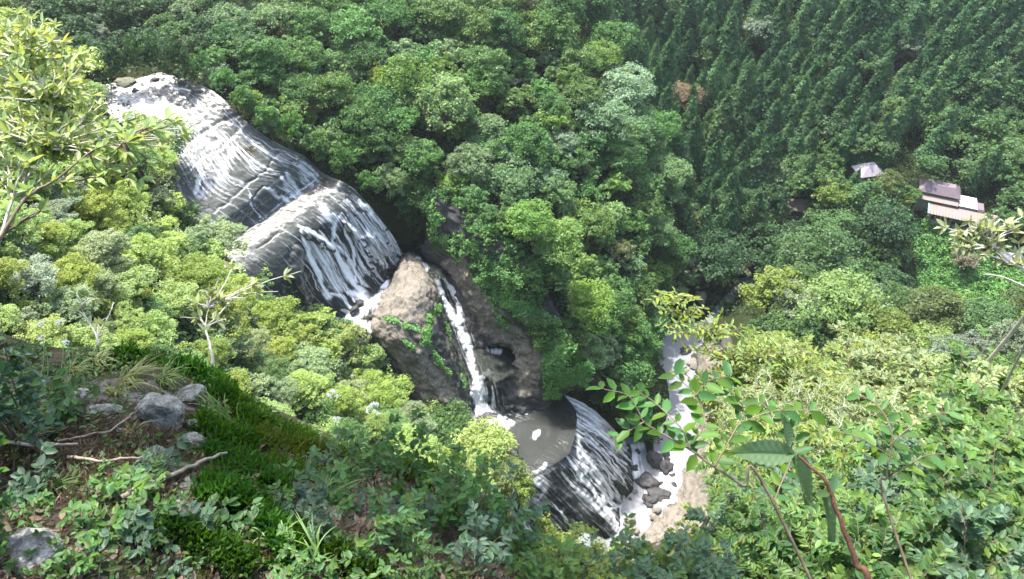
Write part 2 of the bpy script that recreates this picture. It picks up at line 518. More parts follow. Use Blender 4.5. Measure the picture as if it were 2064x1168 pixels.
# ------------------------------------------------------------------ rock materials
def rock_mat(name, tan=(.285, .255, .205), dark=(.058, .056, .057), moss=(.055, .11, .02), wet_rough=.6, streak=True):
    """attributes: tan (dry rock), moss, brown"""
    m, n, b = mat(name)
    c = coords(n)
    n1 = noise(n, .5, 6, .65, c); n2 = noise(n, 5, 5, .7, c); n3 = noise(n, 28, 3, .6, c)
    dk = mixc(n, n2, tuple(x * .7 for x in dark), tuple(x * 1.5 for x in dark))
    tn = mixc(n, ramp(n, n1, [(.3, 0), (.7, 1)]), tan, (tan[0] * .72, tan[1] * .74, tan[2] * .8))
    tn = mixc(n, ramp(n, n2, [(.36, .7), (.52, 0)]), tn, (.09, .075, .06))
    tn = mixc(n, ramp(n, n3, [(.62, 0), (.70, .6)]), tn, (.34, .30, .24))
    dk = mixc(n, ramp(n, mathn(n, 'MULTIPLY_ADD', n2, .6, mathn(n, 'ADD', attr(n, 'pale'), -.3)), [(.2, 0), (.7, 1)]), dk, mixc(n, n2, (.16, .158, .155), (.32, .315, .31)))
    vx = N(n, 'ShaderNodeTexVoronoi', feature='DISTANCE_TO_EDGE'); vx.inputs['Scale'].default_value = .22; vx.inputs['Randomness'].default_value = 1.0
    wv = N(n, 'ShaderNodeVectorMath', operation='ADD'); n.links.new(c, wv.inputs[0]); wn_ = N(n, 'ShaderNodeVectorMath', operation='SCALE'); n.links.new(noise(n, .8, 4, .6, c, out=1), wn_.inputs[0]); wn_.inputs['Scale'].default_value = 3.5; n.links.new(wn_.outputs[0], wv.inputs[1]); n.links.new(wv.outputs[0], vx.inputs['Vector'])
    crk = ramp(n, vx.outputs['Distance'], [(.0, .85), (.035, 0)])
    tn = mixc(n, crk, tn, (.05, .045, .035))
    edge = mathn(n, 'MULTIPLY_ADD', n2, .5, mathn(n, 'ADD', attr(n, 'tan'), -.25))
    tf = ramp(n, edge, [(.4, 0), (.6, 1)])
    col = mixc(n, tf, dk, tn)
    bf = ramp(n, mathn(n, 'ADD', attr(n, 'brown'), mathn(n, 'MULTIPLY_ADD', n2, .5, -.25)), [(.35, 0), (.7, 1)])
    col = mixc(n, bf, col, (.10, .055, .018))
    mf = ramp(n, mathn(n, 'ADD', attr(n, 'moss'), mathn(n, 'MULTIPLY_ADD', n2, .9, -.45)), [(.4, 0), (.6, 1)])
    col = mixc(n, mf, col, moss)
    n.links.new(col, b.inputs['Base Color'])
    n.links.new(mathn(n, 'MULTIPLY_ADD', tf, .5, wet_rough), b.inputs['Roughness'])
    h = mathn(n, 'ADD', mathn(n, 'MULTIPLY', n1, .3), mathn(n, 'ADD', mathn(n, 'MULTIPLY', n2, .5), mathn(n, 'MULTIPLY', n3, .12)))
    n.links.new(bump(n, h, .4, .4), b.inputs['Normal'])
    b.inputs['Specular IOR Level'].default_value = .3
    return m
m_rock = rock_mat('river_rock')

def water_mat(name, fine=1.0, tint=(.012, .02, .018), rough=.46, bscale=3.0, bstr=.15, clear=.6, gl=1.0, gate=None, foamcol=(.80, .82, .84)):
    """sheet of running water: attribute foam gives white water; UV x across, y along the flow"""
    m, n, b = mat(name)
    uv = coords(n, 'UV')
    s1 = noise(n, 1, 4, .6, mapping(n, uv, (2.0 * fine, .10 * fine, 1)), dist=.4)
    s2 = noise(n, 1, 3, .6, mapping(n, uv, (7.5 * fine, .32 * fine, 1)), dist=.3)
    sp = noise(n, 6 * fine, 3, .7, coords(n))
    st = mathn(n, 'ADD', mathn(n, 'MULTIPLY', s1, .6), mathn(n, 'ADD', mathn(n, 'MULTIPLY', s2, .35), mathn(n, 'MULTIPLY', sp, .2)))
    # fac = smoothstep on foam + streak
    sn = mathn(n, 'MULTIPLY_ADD', st, 3.4, -1.95)
    if gate: sn = mathn(n, 'MULTIPLY', sn, mathn(n, 'MULTIPLY_ADD', attr(n, 'foam'), 3.0, .1, clamp=True))
    f = mathn(n, 'ADD', attr(n, 'foam'), sn)
    ff = ramp(n, f, [(.15, 0), (.6, .5), (1.05, 1)])
    b.inputs['Base Color'].default_value = foamcol + (1,)
    b.inputs['Roughness'].default_value = .55
    n.links.new(bump(n, st, .5, .3), b.inputs['Normal'])
    g = N(n, 'ShaderNodeBsdfGlossy'); g.inputs['Color'].default_value = (.75, .75, .75, 1); g.inputs['Roughness'].default_value = rough
    w1 = noise(n, bscale, 4, .6, coords(n))
    bn = bump(n, w1, bstr, .3)
    n.links.new(bn, g.inputs['Normal'])
    tr = N(n, 'ShaderNodeBsdfTransparent'); tr.inputs[0].default_value = (.85, .88, .86, 1)
    df = N(n, 'ShaderNodeBsdfDiffuse'); df.inputs[0].default_value = tint + (1,)
    body = N(n, 'ShaderNodeMixShader'); body.inputs[0].default_value = clear
    n.links.new(df.outputs[0], body.inputs[1]); n.links.new(tr.outputs[0], body.inputs[2])
    fr = N(n, 'ShaderNodeFresnel'); fr.inputs[0].default_value = 1.33
    n.links.new(bn, fr.inputs['Normal'])
    mw = N(n, 'ShaderNodeMixShader'); n.links.new(mathn(n, 'MULTIPLY', fr.outputs[0], gl), mw.inputs[0])
    n.links.new(body.outputs[0], mw.inputs[1]); n.links.new(g.outputs[0], mw.inputs[2])
    mx = N(n, 'ShaderNodeMixShader')
    n.links.new(ff, mx.inputs[0]); n.links.new(mw.outputs[0], mx.inputs[1]); n.links.new(b.outputs[0], mx.inputs[2])
    n.links.new(mx.outputs[0], n.nodes['Material Output'].inputs[0])
    return m
m_fall = water_mat('falling_water', gl=.2)
m_pool = water_mat('pool_water', tint=(.008, .014, .012), gate=1, gl=.6, clear=.3, rough=.12, bscale=2.2, bstr=.45)
m_gorge = water_mat('gorge_water', gate=1, gl=.35, clear=.05, tint=(.26, .27, .29), rough=.25, bscale=1.4, bstr=.9)

def flow_uv(G):
    across = np.concatenate([np.zeros((G.shape[0], 1)), np.cumsum(np.linalg.norm(np.diff(G, axis=1), axis=-1), 1)], 1)
    across = across - across.mean(1, keepdims=True)
    along = np.concatenate([np.zeros((1, G.shape[1])), np.cumsum(np.linalg.norm(np.diff(G, axis=0), axis=-1), 0)], 0)
    wd = np.linalg.norm(G[:, -1] - G[:, 0], axis=1).mean()
    s = np.linspace(-wd / 2, wd / 2, G.shape[1])[None].repeat(G.shape[0], 0)
    return np.stack([s, along], -1).reshape(-1, 2)

def mask(u, v, items):
    """items: polylines (pts, width, strength[, strength at end]) or polygons ('p', pts, soft, strength)"""
    q_ = np.stack([np.asarray(u) / 22, np.asarray(v) / 22, np.zeros(np.shape(u))], -1)
    q2 = q_ * 3.3
    wn = .92 + .28 * vnoise(q2 + 9, 17)
    u = u + 3.2 * vnoise(q_, 3) + 1.6 * vnoise(q2, 5); v = v + 3.2 * vnoise(q_ + 40, 4) + 1.6 * vnoise(q2 + 40, 6)
    out = np.zeros(np.shape(u))
    for it in items:
        if it[0] == 'p':
            _, pts, soft, st = it
            inside = in_poly(u, v, pts)
            d, _q = seg_dist(u, v, pts + pts[:1])
            a = np.where(inside, smooth(d, 0, soft) * .5 + .5, .5 - .5 * smooth(d, 0, soft)) * st
        else:
            pts, wd, st = it[:3]
            st1 = it[3] if len(it) > 3 else st
            d, par = seg_dist(u, v, pts)
            wl = wd * (.55 + .45 * np.minimum(1, par * 3)) * wn
            a = (1 - smooth(d, wl * .1, wl * 1.5)) * (st + (st1 - st) * par)
        out = np.maximum(out, a)
    return out

def build_rock(name, G, disp, items_tan=(), items_moss=(), items_brown=(), items_pale=(), label=None, cat=None, kind=None, group=None, seed=0, amp=.35, freq=.5, dents=(), bumps=(), fine=.12):
    nrm = grid_normals(G)
    u, v = proj(G)
    q = fbm(G * freq, 5, seed)
    rg = 1 - np.abs(fbm(G * freq * .45, 3, seed + 9)) * 2
    dsp = amp * q + disp * rg * .5 + fine * fbm(G * 1.6, 3, seed + 4) + fine * .8 * (1 - np.abs(fbm(G * .9 + 7, 3, seed + 6)) * 2)
    for it, dep in dents: dsp = dsp - dep * mask(u, v, [it])
    for it, dep in bumps: dsp = dsp + dep * mask(u, v, [it])
    G2 = G + nrm * dsp[..., None]
    at = {'tan': mask(u, v, items_tan), 'moss': mask(u, v, items_moss), 'brown': mask(u, v, items_brown), 'pale': mask(u, v, items_pale)}
    o = obj(name, make_mesh(name, G2.reshape(-1, 3), grid_faces(*G.shape[:2]), True, {k: a for k, a in at.items()}), m_rock, label=label, cat=cat, kind=kind, group=group)
    return G2, o

# upper bed with its ledges
G = PATCHES['up']
u_, v_ = proj(G)
up_bumps = [((([(740,480),(762,505),(778,530)], 24, 1.0)), 1.0), (([(690,450),(720,478),(745,540)], 10, 1.0), .7), (([(610,470),(640,480),(665,500)], 9, 1), .6), (([(600,505),(596,560),(610,600)], 16, 1), .9)]
up_dents = [(([(498,462),(577,403),(645,356)], 7, 1.0), .5), (([(430,430),(470,398),(500,366),(535,345),(560,310)], 3.5, .8), .25), (([(380,345),(405,318),(440,302),(480,262)], 4, .8), .25), (([(470,445),(530,375)], 3, 1), .3), (([(350,300),(420,262),(470,235)], 3.5, 1), .3), (([(520,500),(560,470)], 3, 1), .3)]
UP2, _ = build_rock('riverbed', G, .04, kind='structure', seed=11, amp=.06, fine=.05, freq=.7, bumps=up_bumps, dents=up_dents,
    items_pale=[('p', [(230,170),(480,230),(700,370),(700,400),(600,470),(560,560),(480,560),(400,480),(240,230)], 20, .9), ([(560,560),(600,520)], 30, .7), ([(640,450),(720,410),(760,440)], 30, .55), ([(600,500),(700,540)], 40, .38)],
    items_tan=[('p', [(440,450),(520,400),(545,420),(490,480)], 10, .45), ('p', [(300,190),(360,190),(420,250),(370,300),(300,240)], 10, .3)],
    items_brown=[([(480,318),(510,300)], 14, .8), ([(310,170),(325,160)], 8, .8), ([(385,320),(392,330)], 8, .7), ([(560,452),(600,415),(650,366)], 15, .8), ([(545,470),(560,452)], 14, .5), ([(450,330),(470,310)], 12, .4)])
foam_glare_up = [
 # top reach, with sun glare painted as broad soft foam patches
 ([(330,168),(352,178),(380,184)], 3, .9), ([(275,185),(292,180)], 4, .9),
 ([(250,200),(330,235),(390,290)], 26, .4), ([(345,290),(400,330),(440,370)], 30, .42), ([(380,330),(460,280)], 10, .5),
 ([(400,400),(450,350),(470,300)], 16, .5), ([(392,330),(410,350),(395,390)], 8, .8),
 # step fall
 ([(575,345),(590,372),(612,398)], 7, .75), ([(590,330),(620,352),(640,356)], 9, .8), ([(600,322),(632,345)], 7, .8), ([(545,378),(560,398),(578,402)], 7, .9), ([(568,355),(585,385),(600,392)], 9, .7),
 ([(500,380),(502,410),(522,436)], 2.2, .85), ([(498,462),(577,403)], 2.5, .45), ([(577,403),(642,357)], 3, .9), ([(530,376),(570,400)],5,.6),
 ([(640,385),(680,385)], 4, .5),
 # big tier
 ([(608,465),(627,523),(653,585),(662,600)], 8, 1.0), ([(612,470),(650,520),(680,585)], 13, .5, .8), ([(627,466),(655,480),(671,500),(704,555),(730,592)], 8, .95, 1.35), ([(600,455),(627,466),(650,480)], 5, .85),
 ([(686,428),(673,450),(669,486),(694,510),(714,540),(722,580)], 5.5, .85, 1.0), ([(672,450),(690,440)], 3, .6), ([(645,420),(660,430),(673,440)], 8, .85), ([(640,405),(655,425)],7,.7),
 ([(694,449),(696,474),(712,503),(716,540)], 5, .9), ([(694,405),(720,430),(753,464),(781,492),(794,508)], 8, .62, .8), ([(725,400),(752,433),(776,462),(796,490),(802,508)], 7, .8, .95),
 ([(700,400),(735,450),(742,470),(728,485)], 5, .7), ([(730,446),(755,470),(780,500)], 6, .6), ([(705,430),(728,470),(735,500)], 10, .55), ([(650,440),(720,455)], 22, .42), ([(665,395),(700,420)], 12, .38),
 ([(727,505),(745,520),(756,545)], 4, .65), ([(735,500),(727,540),(735,552)], 7, .5), ([(680,520),(700,560)], 12, .55), ([(590,500),(625,545),(640,588)], 1.6, .75),
 ([(592,440),(625,470)], 12, .4), ([(655,590),(690,600),(712,625)], 5, .95), ([(700,590),(735,600),(742,618)], 10, 1.2), ([(735,550),(757,548)], 2.5, .8), ([(795,505),(804,512)], 5, 1.0),
 ([(690,625),(740,650)], 8, .6), ([(660,640),(720,660)], 8, .7)]
def build_water(name, G, items, m, lift=.06, base=0.0, label=None, cat=None, kind=None, thick=.04):
    u, v = proj(G)
    f = mask(u, v, items) if items else np.zeros(u.shape)
    f = np.maximum(f, base)
    nrm = grid_normals(G)
    G2 = G + nrm * (lift + thick * smooth(f, .3, 1.0))[..., None]
    return obj(name, make_mesh(name, G2.reshape(-1, 3), grid_faces(*G.shape[:2]), True, {'foam': f}, uv=flow_uv(G)), m, label=label, cat=cat, kind=kind)

_r = np.random.default_rng(12)
def strands(G, n_, c0, c1, r0, r1, wd, st, drift=.05):
    out = []
    u, v = proj(G); nr, nc = u.shape
    for _ in range(n_):
        c_ = _r.uniform(c0, c1); a = _r.uniform(r0, r0 + .35 * (r1 - r0)); e = _r.uniform(r1 - .25 * (r1 - r0), r1); dd = _r.normal() * drift; pts = []
        for s in np.linspace(a, e, 6):
            i = int(np.clip(s * (nr - 1), 0, nr - 1)); j = int(np.clip((c_ + dd * (s - a) + _r.normal() * .004) * (nc - 1), 0, nc - 1)); pts.append((u[i, j], v[i, j]))
        out.append((pts, _r.uniform(*wd), _r.uniform(*st)))
    return out
foam_glare_up += strands(PATCHES['up'], 30, .42, .97, .66, .92, (1.6, 4.2), (.5, .85), .10) + strands(PATCHES['up'], 10, .55, .95, .43, .52, (1.5, 3), (.5, .75), .04) + strands(PATCHES['up'], 14, .3, .9, .12, .4, (1.5, 4), (.35, .55), .15) + [([(690,440),(720,480),(760,500)], 22, .36), ([(625,490),(660,560)], 18, .36)]
build_water('upper_cascade_water', UP2, foam_glare_up, m_fall, base=.03, kind='structure')

G = PATCHES['chute']
CH2, _ = build_rock('chute_bed', G, .2, kind='structure', seed=21, amp=.15, freq=.8)
foam_ch = [([(824,512),(838,525),(858,545)], 10, 1.25), ([(884,543),(888,552)], 8, 1.3), ([(878,566),(904,624),(930,668),(945,711),(956,745),(962,765)], 10, 1.25), ([(893,560),(912,585),(922,603),(926,634),(930,650)], 7, 1.25),
  ([(966,760),(990,752)], 9, 1.4), ([(965,765),(964,790),(970,830)], 17, 1.25), ([(955,800),(985,830),(1018,856)], 14, 1.3), ([(955,795),(975,830)], 16, 1.1), ([(995,840),(1018,858)], 9, 1.3), ([(990,780),(995,815)], 6, .6)]
build_water('chute_water', CH2, foam_ch, m_fall, base=.15, kind='structure', thick=.3)

build_rock('rock_buttress', PATCHES['butt'], .45, label='tall tan rock buttress with a mossy right flank, left of the narrow chute', cat='rock buttress', seed=31, amp=.45, freq=.45,
    items_tan=[('p', [(740,640),(770,600),(800,550),(822,512),(850,525),(872,560),(884,600),(886,620),(870,660),(850,690),(880,740),(920,790),(945,850),(920,870),(850,800),(780,700),(745,665)], 7, 1.0), ([(900,700),(930,760),(945,800)], 8, .55), ([(850,690),(915,790),(945,860)], 12, .8)],
    items_moss=[([(884,612),(868,640),(850,690)], 9, .85), ([(858,655),(890,690),(915,740),(935,780)], 11, .42), ([(815,655),(850,665),(862,690)], 6, .7), ([(770,643),(800,650)], 4, .5), ([(890,690),(935,770)], 14, .38), ([(905,690),(945,770)], 9, .5)],
    dents=[((([(745,641),(800,645),(850,668)], 3.5, 1.0)), .5), (([(812,656),(868,720),(915,790)], 4, 1), .5), (([(820,520),(818,550),(812,575)], 4, 1), .35)])
build_rock('gorge_wall', PATCHES['wall'], .5, label='curved tan rock wall with a round pothole, right of the narrow chute under the hanging trees', cat='rock wall', seed=41, amp=.4, freq=.45,
    items_tan=[('p', [(890,530),(935,515),(960,560),(985,600),(1025,640),(1060,680),(1090,735),(1085,790),(1050,800),(1035,730),(1000,695),(970,670),(950,620),(925,570)], 9, 1.0), ([(1085,700),(1085,760)], 9, .9), ([(1130,750),(1150,790)], 10, .8), ([(905,540),(935,590)], 10, .8)],
    items_moss=[('p', [(940,540),(1000,530),(1100,620),(1240,740),(1160,760),(1115,810),(1095,800),(1100,740),(1060,660),(1000,620)], 14, .72), ([(990,600),(1010,640),(1030,650)], 9, .6), ([(860,440),(880,500),(920,510)], 20, .6)],
    dents=[((([(985,712),(1003,716),(1018,718)], 19, 1.0)), 3.6)])
BS2, _ = build_rock('basin_bed', PATCHES['basin'], .1, kind='structure', seed=51, fine=.04, amp=.08, freq=.8, items_tan=[([(1130,892),(1148,915)], 12, .6)], items_brown=[([(1110,805),(1125,825)], 17, .9), ([(1130,840),(1145,860)], 14, .45)])
build_water('basin_water', PATCHES['basin'], [([(1085,870),(1078,884)], 6, 1.3), ([(1060,835),(1063,832)], 3, .9), ([(990,855),(1030,858)], 10, 1.0), ([(1060,950),(1080,1000)], 24, .15), ([(1024,836),(1028,838)], 3, .9)], m_pool, lift=.38, kind='structure')
TR2, _ = build_rock('tier_bed', PATCHES['tier'], .25, kind='structure', seed=61, fine=.04, amp=.2, freq=.6, items_pale=[([(1040,960),(1120,960),(1180,1030)], 40, .5), ([(1150,830),(1160,900)], 14, .45)], items_tan=[([(1120,890),(1148,912)], 10, .65), ([(1260,890),(1268,930)], 5, .3)])
foam_t = [([(1143,806),(1177,822),(1224,856),(1254,890)], 12, .72), ([(1160,812),(1205,838),(1250,882)], 11, .7), ([(1160,835),(1200,862),(1262,905)], 6, .75), ([(1163,850),(1196,872),(1240,898),(1262,920),(1290,945)], 4, .8), ([(1150,862),(1185,880),(1225,912),(1262,935)], 4, .75),
 ([(1165,880),(1192,893),(1236,920),(1263,950)], 4, .7), ([(1165,890),(1178,925),(1208,955),(1234,1000)], 7, .85), ([(1163,905),(1176,940),(1200,965),(1222,1012)], 6, .85), ([(1160,900),(1215,930),(1258,965)], 5, .6), ([(1190,910),(1225,950),(1245,1000)], 4, .6), ([(1200,940),(1232,975),(1250,1010)], 5, .6),
 ([(1134,918),(1162,946),(1193,987),(1222,1030),(1247,1066)], 6, .95, 1.2), ([(1131,953),(1156,983),(1190,1010),(1222,1045),(1244,1072)], 6, .85, 1.1), ([(1170,950),(1205,1000),(1226,1028)], 4, .75), ([(1195,960),(1228,1008),(1246,1020)], 5, .8), ([(1113,1011),(1130,1035),(1142,1060)], 3, .7), ([(1128,1030),(1150,1062)], 3, .7),
 ([(1080,900),(1090,960),(1085,1010)], 28, .42), ([(1050,940),(1065,1000)], 26, .4), ([(1150,820),(1168,850),(1166,890)], 12, .45), ([(1222,1025),(1250,1020),(1256,1000)], 4, .9)]
foam_t += strands(PATCHES['tier'], 16, .04, .62, .18, .74, (1.6, 4.0), (.5, .75), .12) + [([(1165,825),(1205,860),(1240,905)], 26, .42)]
build_water('lower_fall_water', TR2, foam_t, m_fall, base=.14, kind='structure')
build_rock('right_gorge_wall', PATCHES['rwall'], .3, label='smooth tan rock bank on the right of the foaming lower pool', cat='rock bank', seed=71, amp=.55, freq=.5, fine=.2,
    items_tan=[('p', [(1372,935),(1400,912),(1410,700),(1600,700),(1600,1250),(1100,1250),(1240,1080),(1310,1050),(1358,1020),(1364,960)], 8, 1.0)],
    items_moss=[([(1480,700),(1480,1100)], 40, .5), ([(1400,1168),(1440,1060)], 20, .5)])

# water levels of the pools
def pool(name, poly, z, items, m, base=0.0, n_=90, kind='structure', label=None, cat=None):
    pu = [p[0] for p in poly]; pv = [p[1] for p in poly]
    c_ = np.array([at_z(p[0], p[1], z) for p in poly])
    x0, y0, x1, y1 = c_[:, 0].min() - .5, c_[:, 1].min() - .5, c_[:, 0].max() + .5, c_[:, 1].max() + .5
    s = max(x1 - x0, y1 - y0) / n_
    X, Y = np.meshgrid(np.arange(x0, x1, s), np.arange(y0, y1, s))
    G = np.stack([X, Y, np.full(X.shape, z)], -1)
    u, v = proj(G)
    ins = in_poly(u, v, poly)
    Fq = grid_faces(*X.shape)
    k = ins.ravel()[Fq].any(1)
    f = np.maximum(mask(u, v, items) if items else 0, base)
    G[..., 2] += .12 * smooth(f, .3, 1) * (fbm(G * 1.2, 3, 5) + 1)
    return obj(name, make_mesh(name, G.reshape(-1, 3), Fq[k], True, {'foam': f}, uv=G[..., :2].reshape(-1, 2) * .6), m, kind=kind, label=label, cat=cat)
pool('plunge_pool_water', [(620,680),(640,620),(700,560),(790,495),(830,495),(905,535),(900,560),(860,565),(820,580),(760,660),(700,720)], -112.9,
     [([(705,600),(742,612)], 14, 1.2), ([(770,578),(777,572)], 9, 1.4), ([(700,640),(760,600)], 24, .5), ([(826,514),(858,545)], 9, 1.1), ([(795,505),(804,512)], 6, 1.1), ([(700,640),(745,660)], 10, .8)], m_pool)
pool('pothole_pool_water', [(955,690),(1000,675),(1050,700),(1050,740),(1000,770),(960,745)], -123.4, [([(990,708),(1005,710)], 7, .8)], m_pool, n_=30)
pool('lower_pool_water', [(1200,1110),(1190,1040),(1230,880),(1250,860),(1320,860),(1330,660),(1420,650),(1500,560),(1560,570),(1500,640),(1430,760),(1430,900),(1390,960),(1385,1040),(1300,1080),(1260,1120)], -151.4,
     [([(1285,915),(1275,935)], 14, 1.1), ([(1262,905),(1300,900)], 9, 1.0), ([(1330,915),(1358,935),(1362,960)], 13, 1.3), ([(1335,968),(1360,975)], 17, 1.3), ([(1335,1008),(1352,1012)], 10, 1.2), ([(1352,700),(1375,735)], 6, .3), ([(1250,1062),(1246,1020)], 5, 1.0), ([(1300,950),(1310,1000)], 20, .45), ([(1278,925),(1285,950)], 13, .9), ([(1345,900),(1372,930)], 9, 1.2), ([(1235,1045),(1270,1035)], 8, .4), ([(1335,952),(1362,950)], 7, 1.1)], m_gorge, n_=150)

# ------------------------------------------------------------------ boulders
def boulder_mesh(seed, sub=3, rough=.35, flat=.75):
    import bmesh
    bm = bmesh.new(); bmesh.ops.create_icosphere(bm, subdivisions=sub, radius=1)
    P_ = np.array([v.co[:] for v in bm.verts])
    rng = np.random.default_rng(seed)
    for _ in range(9):      # broken planes
        d = rng.normal(size=3); d /= np.linalg.norm(d); k = rng.uniform(.55, .9)
        e = P_ @ d - k
        P_ -= np.maximum(e, 0)[:, None] * d * .85
    P_ += P_ / np.linalg.norm(P_, axis=1, keepdims=True) * (fbm(P_ * 1.6 + seed, 4, seed) * rough * .35)[:, None]
    P_[:, 2] *= flat
    fs = np.array([[v.index for v in f.verts] for f in bm.faces]); bm.free()
    me = make_mesh('boulder', P_, fs, sub > 3, {'tan': np.zeros(len(P_)), 'moss': np.zeros(len(P_)), 'brown': np.zeros(len(P_))})
    return me
def boulder(u, v, z, rpx, label, seed, tanv=0.0, mossv=0.0, flat=.75, name='boulder', group=None, asp=1.0, rz=0):
    p = at_z(u, v, z); t = -z / -ray(u, v)[2]
    r = rpx * t / F
    me = boulder_mesh(seed, 4, rough=.8, flat=flat)
    nv = len(me.vertices)
    if tanv: me.attributes['tan'].data.foreach_set('value', np.full(nv, tanv, np.float32))
    if mossv: me.attributes['moss'].data.foreach_set('value', np.full(nv, mossv, np.float32))
    o = obj(name, me, m_rock, label=label, cat='boulder', group=group, loc=tuple(p))
    o.scale = (r * asp, r, r); o.rotation_euler = (0, 0, rz)
    return o
boulder(660, 609, -112.3, 20, 'rounded grey boulder at the left foot of the big upper cascade', 3, .35)
boulder(682, 612, -112.5, 15, 'smaller grey boulder touching the rounded one at the cascade foot', 4, .3)
boulder(716, 627, -112.6, 16, 'dark slab boulder lying in foam between the cascade foot and the tan buttress', 5, .2, asp=.45, rz=-.6)
boulder(722, 603, -112.5, 7, 'small brown rock poking out of the foam at the cascade foot', 6, .4)
boulder(762, 680, -117.5, 16, 'wet blue-grey boulder below the left side of the tan buttress', 7, .15)
boulder(1318, 926, -151.2, 22, 'largest dark boulder in the white water of the lower pool', 8, asp=.8)
boulder(1344, 942, -151.4, 17, 'dark boulder touching the right side of the largest one in the lower pool', 9)
boulder(1306, 975, -151.4, 24, 'flat dark boulder in the lower pool just below the largest one', 10, .12, flat=.4)
boulder(1330, 995, -151.4, 20, 'low dark rock shelf between two foam patches near the right bank', 12, .1, flat=.35, asp=1.3)
boulder(1278, 945, -151.4, 10, 'small black boulder at the right foot of the lower fall', 13)
boulder(1343, 914, -151.4, 9, 'small black boulder against the foot of the dark gorge cliff', 14)
boulder(1310, 1008, -151.4, 15, 'pale wet rock in the lower pool nearest the tan bank', 15, .3, flat=.4)
boulder(1380, 708, -151.6, 13, 'dark round boulder in the grey river under the pale bush', 16, .1)
boulder(1400, 735, -151.5, 17, 'tan boulder beside the grey river below the dark round boulder', 17, .8, flat=.5)
boulder(255, 166, -80, 17, 'flat pale mossy boulder in the stream above the upper cascade', 18, .6, .45, flat=.4, asp=1.5)
boulder(272, 183, -80.6, 7, 'small wet rock at the head of the sunlit bedrock', 19, .3)
boulder(312, 163, -80.3, 9, 'brown rock in the shaded water at the top of the river', 20, .4)
boulder(684, 404 + 4, -95.6, 6, 'small brown rock standing in the thin water above the big cascade', 21, .5)
boulder(1462, 612, -150.6, 12, 'largest round mossy boulder in the dark stream behind the pale bush', 22, .5, .5, flat=.9)
boulder(1480, 623, -151, 8, 'grey boulder right of the round mossy one in the dark stream', 23, .5)
boulder(1478, 628, -151, 11, 'low mossy boulder at the edge of the pale green trees by the dark stream', 24, .4, .4, flat=.5)
boulder(1495, 585, -148, 13, 'reddish brown rock block under the dark trees above the stream', 25, .8)
boulder(1415, 600, -149.5, 14, 'brown shaded rock on the far bank of the dark stream', 26, .7, .2)
boulder(1360, 688, -151.4, 5, 'little black stone at the head of the grey gorge river', 27)

_rb = np.random.default_rng(4)
_sm = [boulder_mesh(900 + k, 3, rough=.9, flat=.65) for k in range(5)]
def pebbles(poly, z, n_, r0, r1, grp, words, tan=0.0):
    k = 0
    while k < n_:
        u = _rb.uniform(min(p[0] for p in poly), max(p[0] for p in poly)); v = _rb.uniform(min(p[1] for p in poly), max(p[1] for p in poly))
        if not in_poly(u, v, poly): continue
        p = at_z(u, v, z); me = _sm[k % 5].copy(); r = _rb.uniform(r0, r1) * (-z / -ray(u, v)[2]) / F
        me.attributes['tan'].data.foreach_set('value', np.full(len(me.vertices), _rb.uniform(0, .6) + tan, np.float32))
        o = obj('boulder', me, m_rock, label='%s, %d%% across and %d%% down the photo' % (words, round(u / 20.64), round(v / 11.68)), cat='boulder', group=grp, loc=tuple(p)); o.scale = (r * _rb.uniform(.8, 1.5), r, r); o.rotation_euler = (0, 0, _rb.uniform(0, 6.28)); k += 1
pebbles([(1270,900),(1335,905),(1366,950),(1356,1020),(1300,1050),(1262,1010)], -151.4, 16, 3, 7, 'dark boulders in the foaming lower pool', 'small dark boulder in the foaming lower pool')
pebbles([(1240,1050),(1300,1030),(1350,1020),(1345,1060),(1280,1090)], -151.0, 12, 4, 10, 'tan stones at the edge of the lower pool', 'tan stone at the edge of the lower pool', .5)
pebbles([(640,600),(740,600),(745,640),(690,655),(650,640)], -112.5, 9, 3, 7, 'stones at the foot of the upper cascade', 'wet stone at the foot of the upper cascade')
pebbles([(975,775),(1040,760),(1075,800),(1010,830),(985,810)], -130.2, 7, 3, 7, 'stones beside the end of the chute', 'dark wet stone beside the end of the chute')
# ------------------------------------------------------------------ trees
m_leaf = leaf_mat('broad_leaves', trans=.42, var=.26, hue=.018)
m_ced = leaf_mat('cedar_needles', trans=.3, var=.13, hue=.012, spec=.15)
m_bark = bark_mat('bark', (.10, .08, .06), (.20, .17, .14))
m_bark_pale = bark_mat('pale_bark', (.30, .26, .21), (.48, .43, .37))

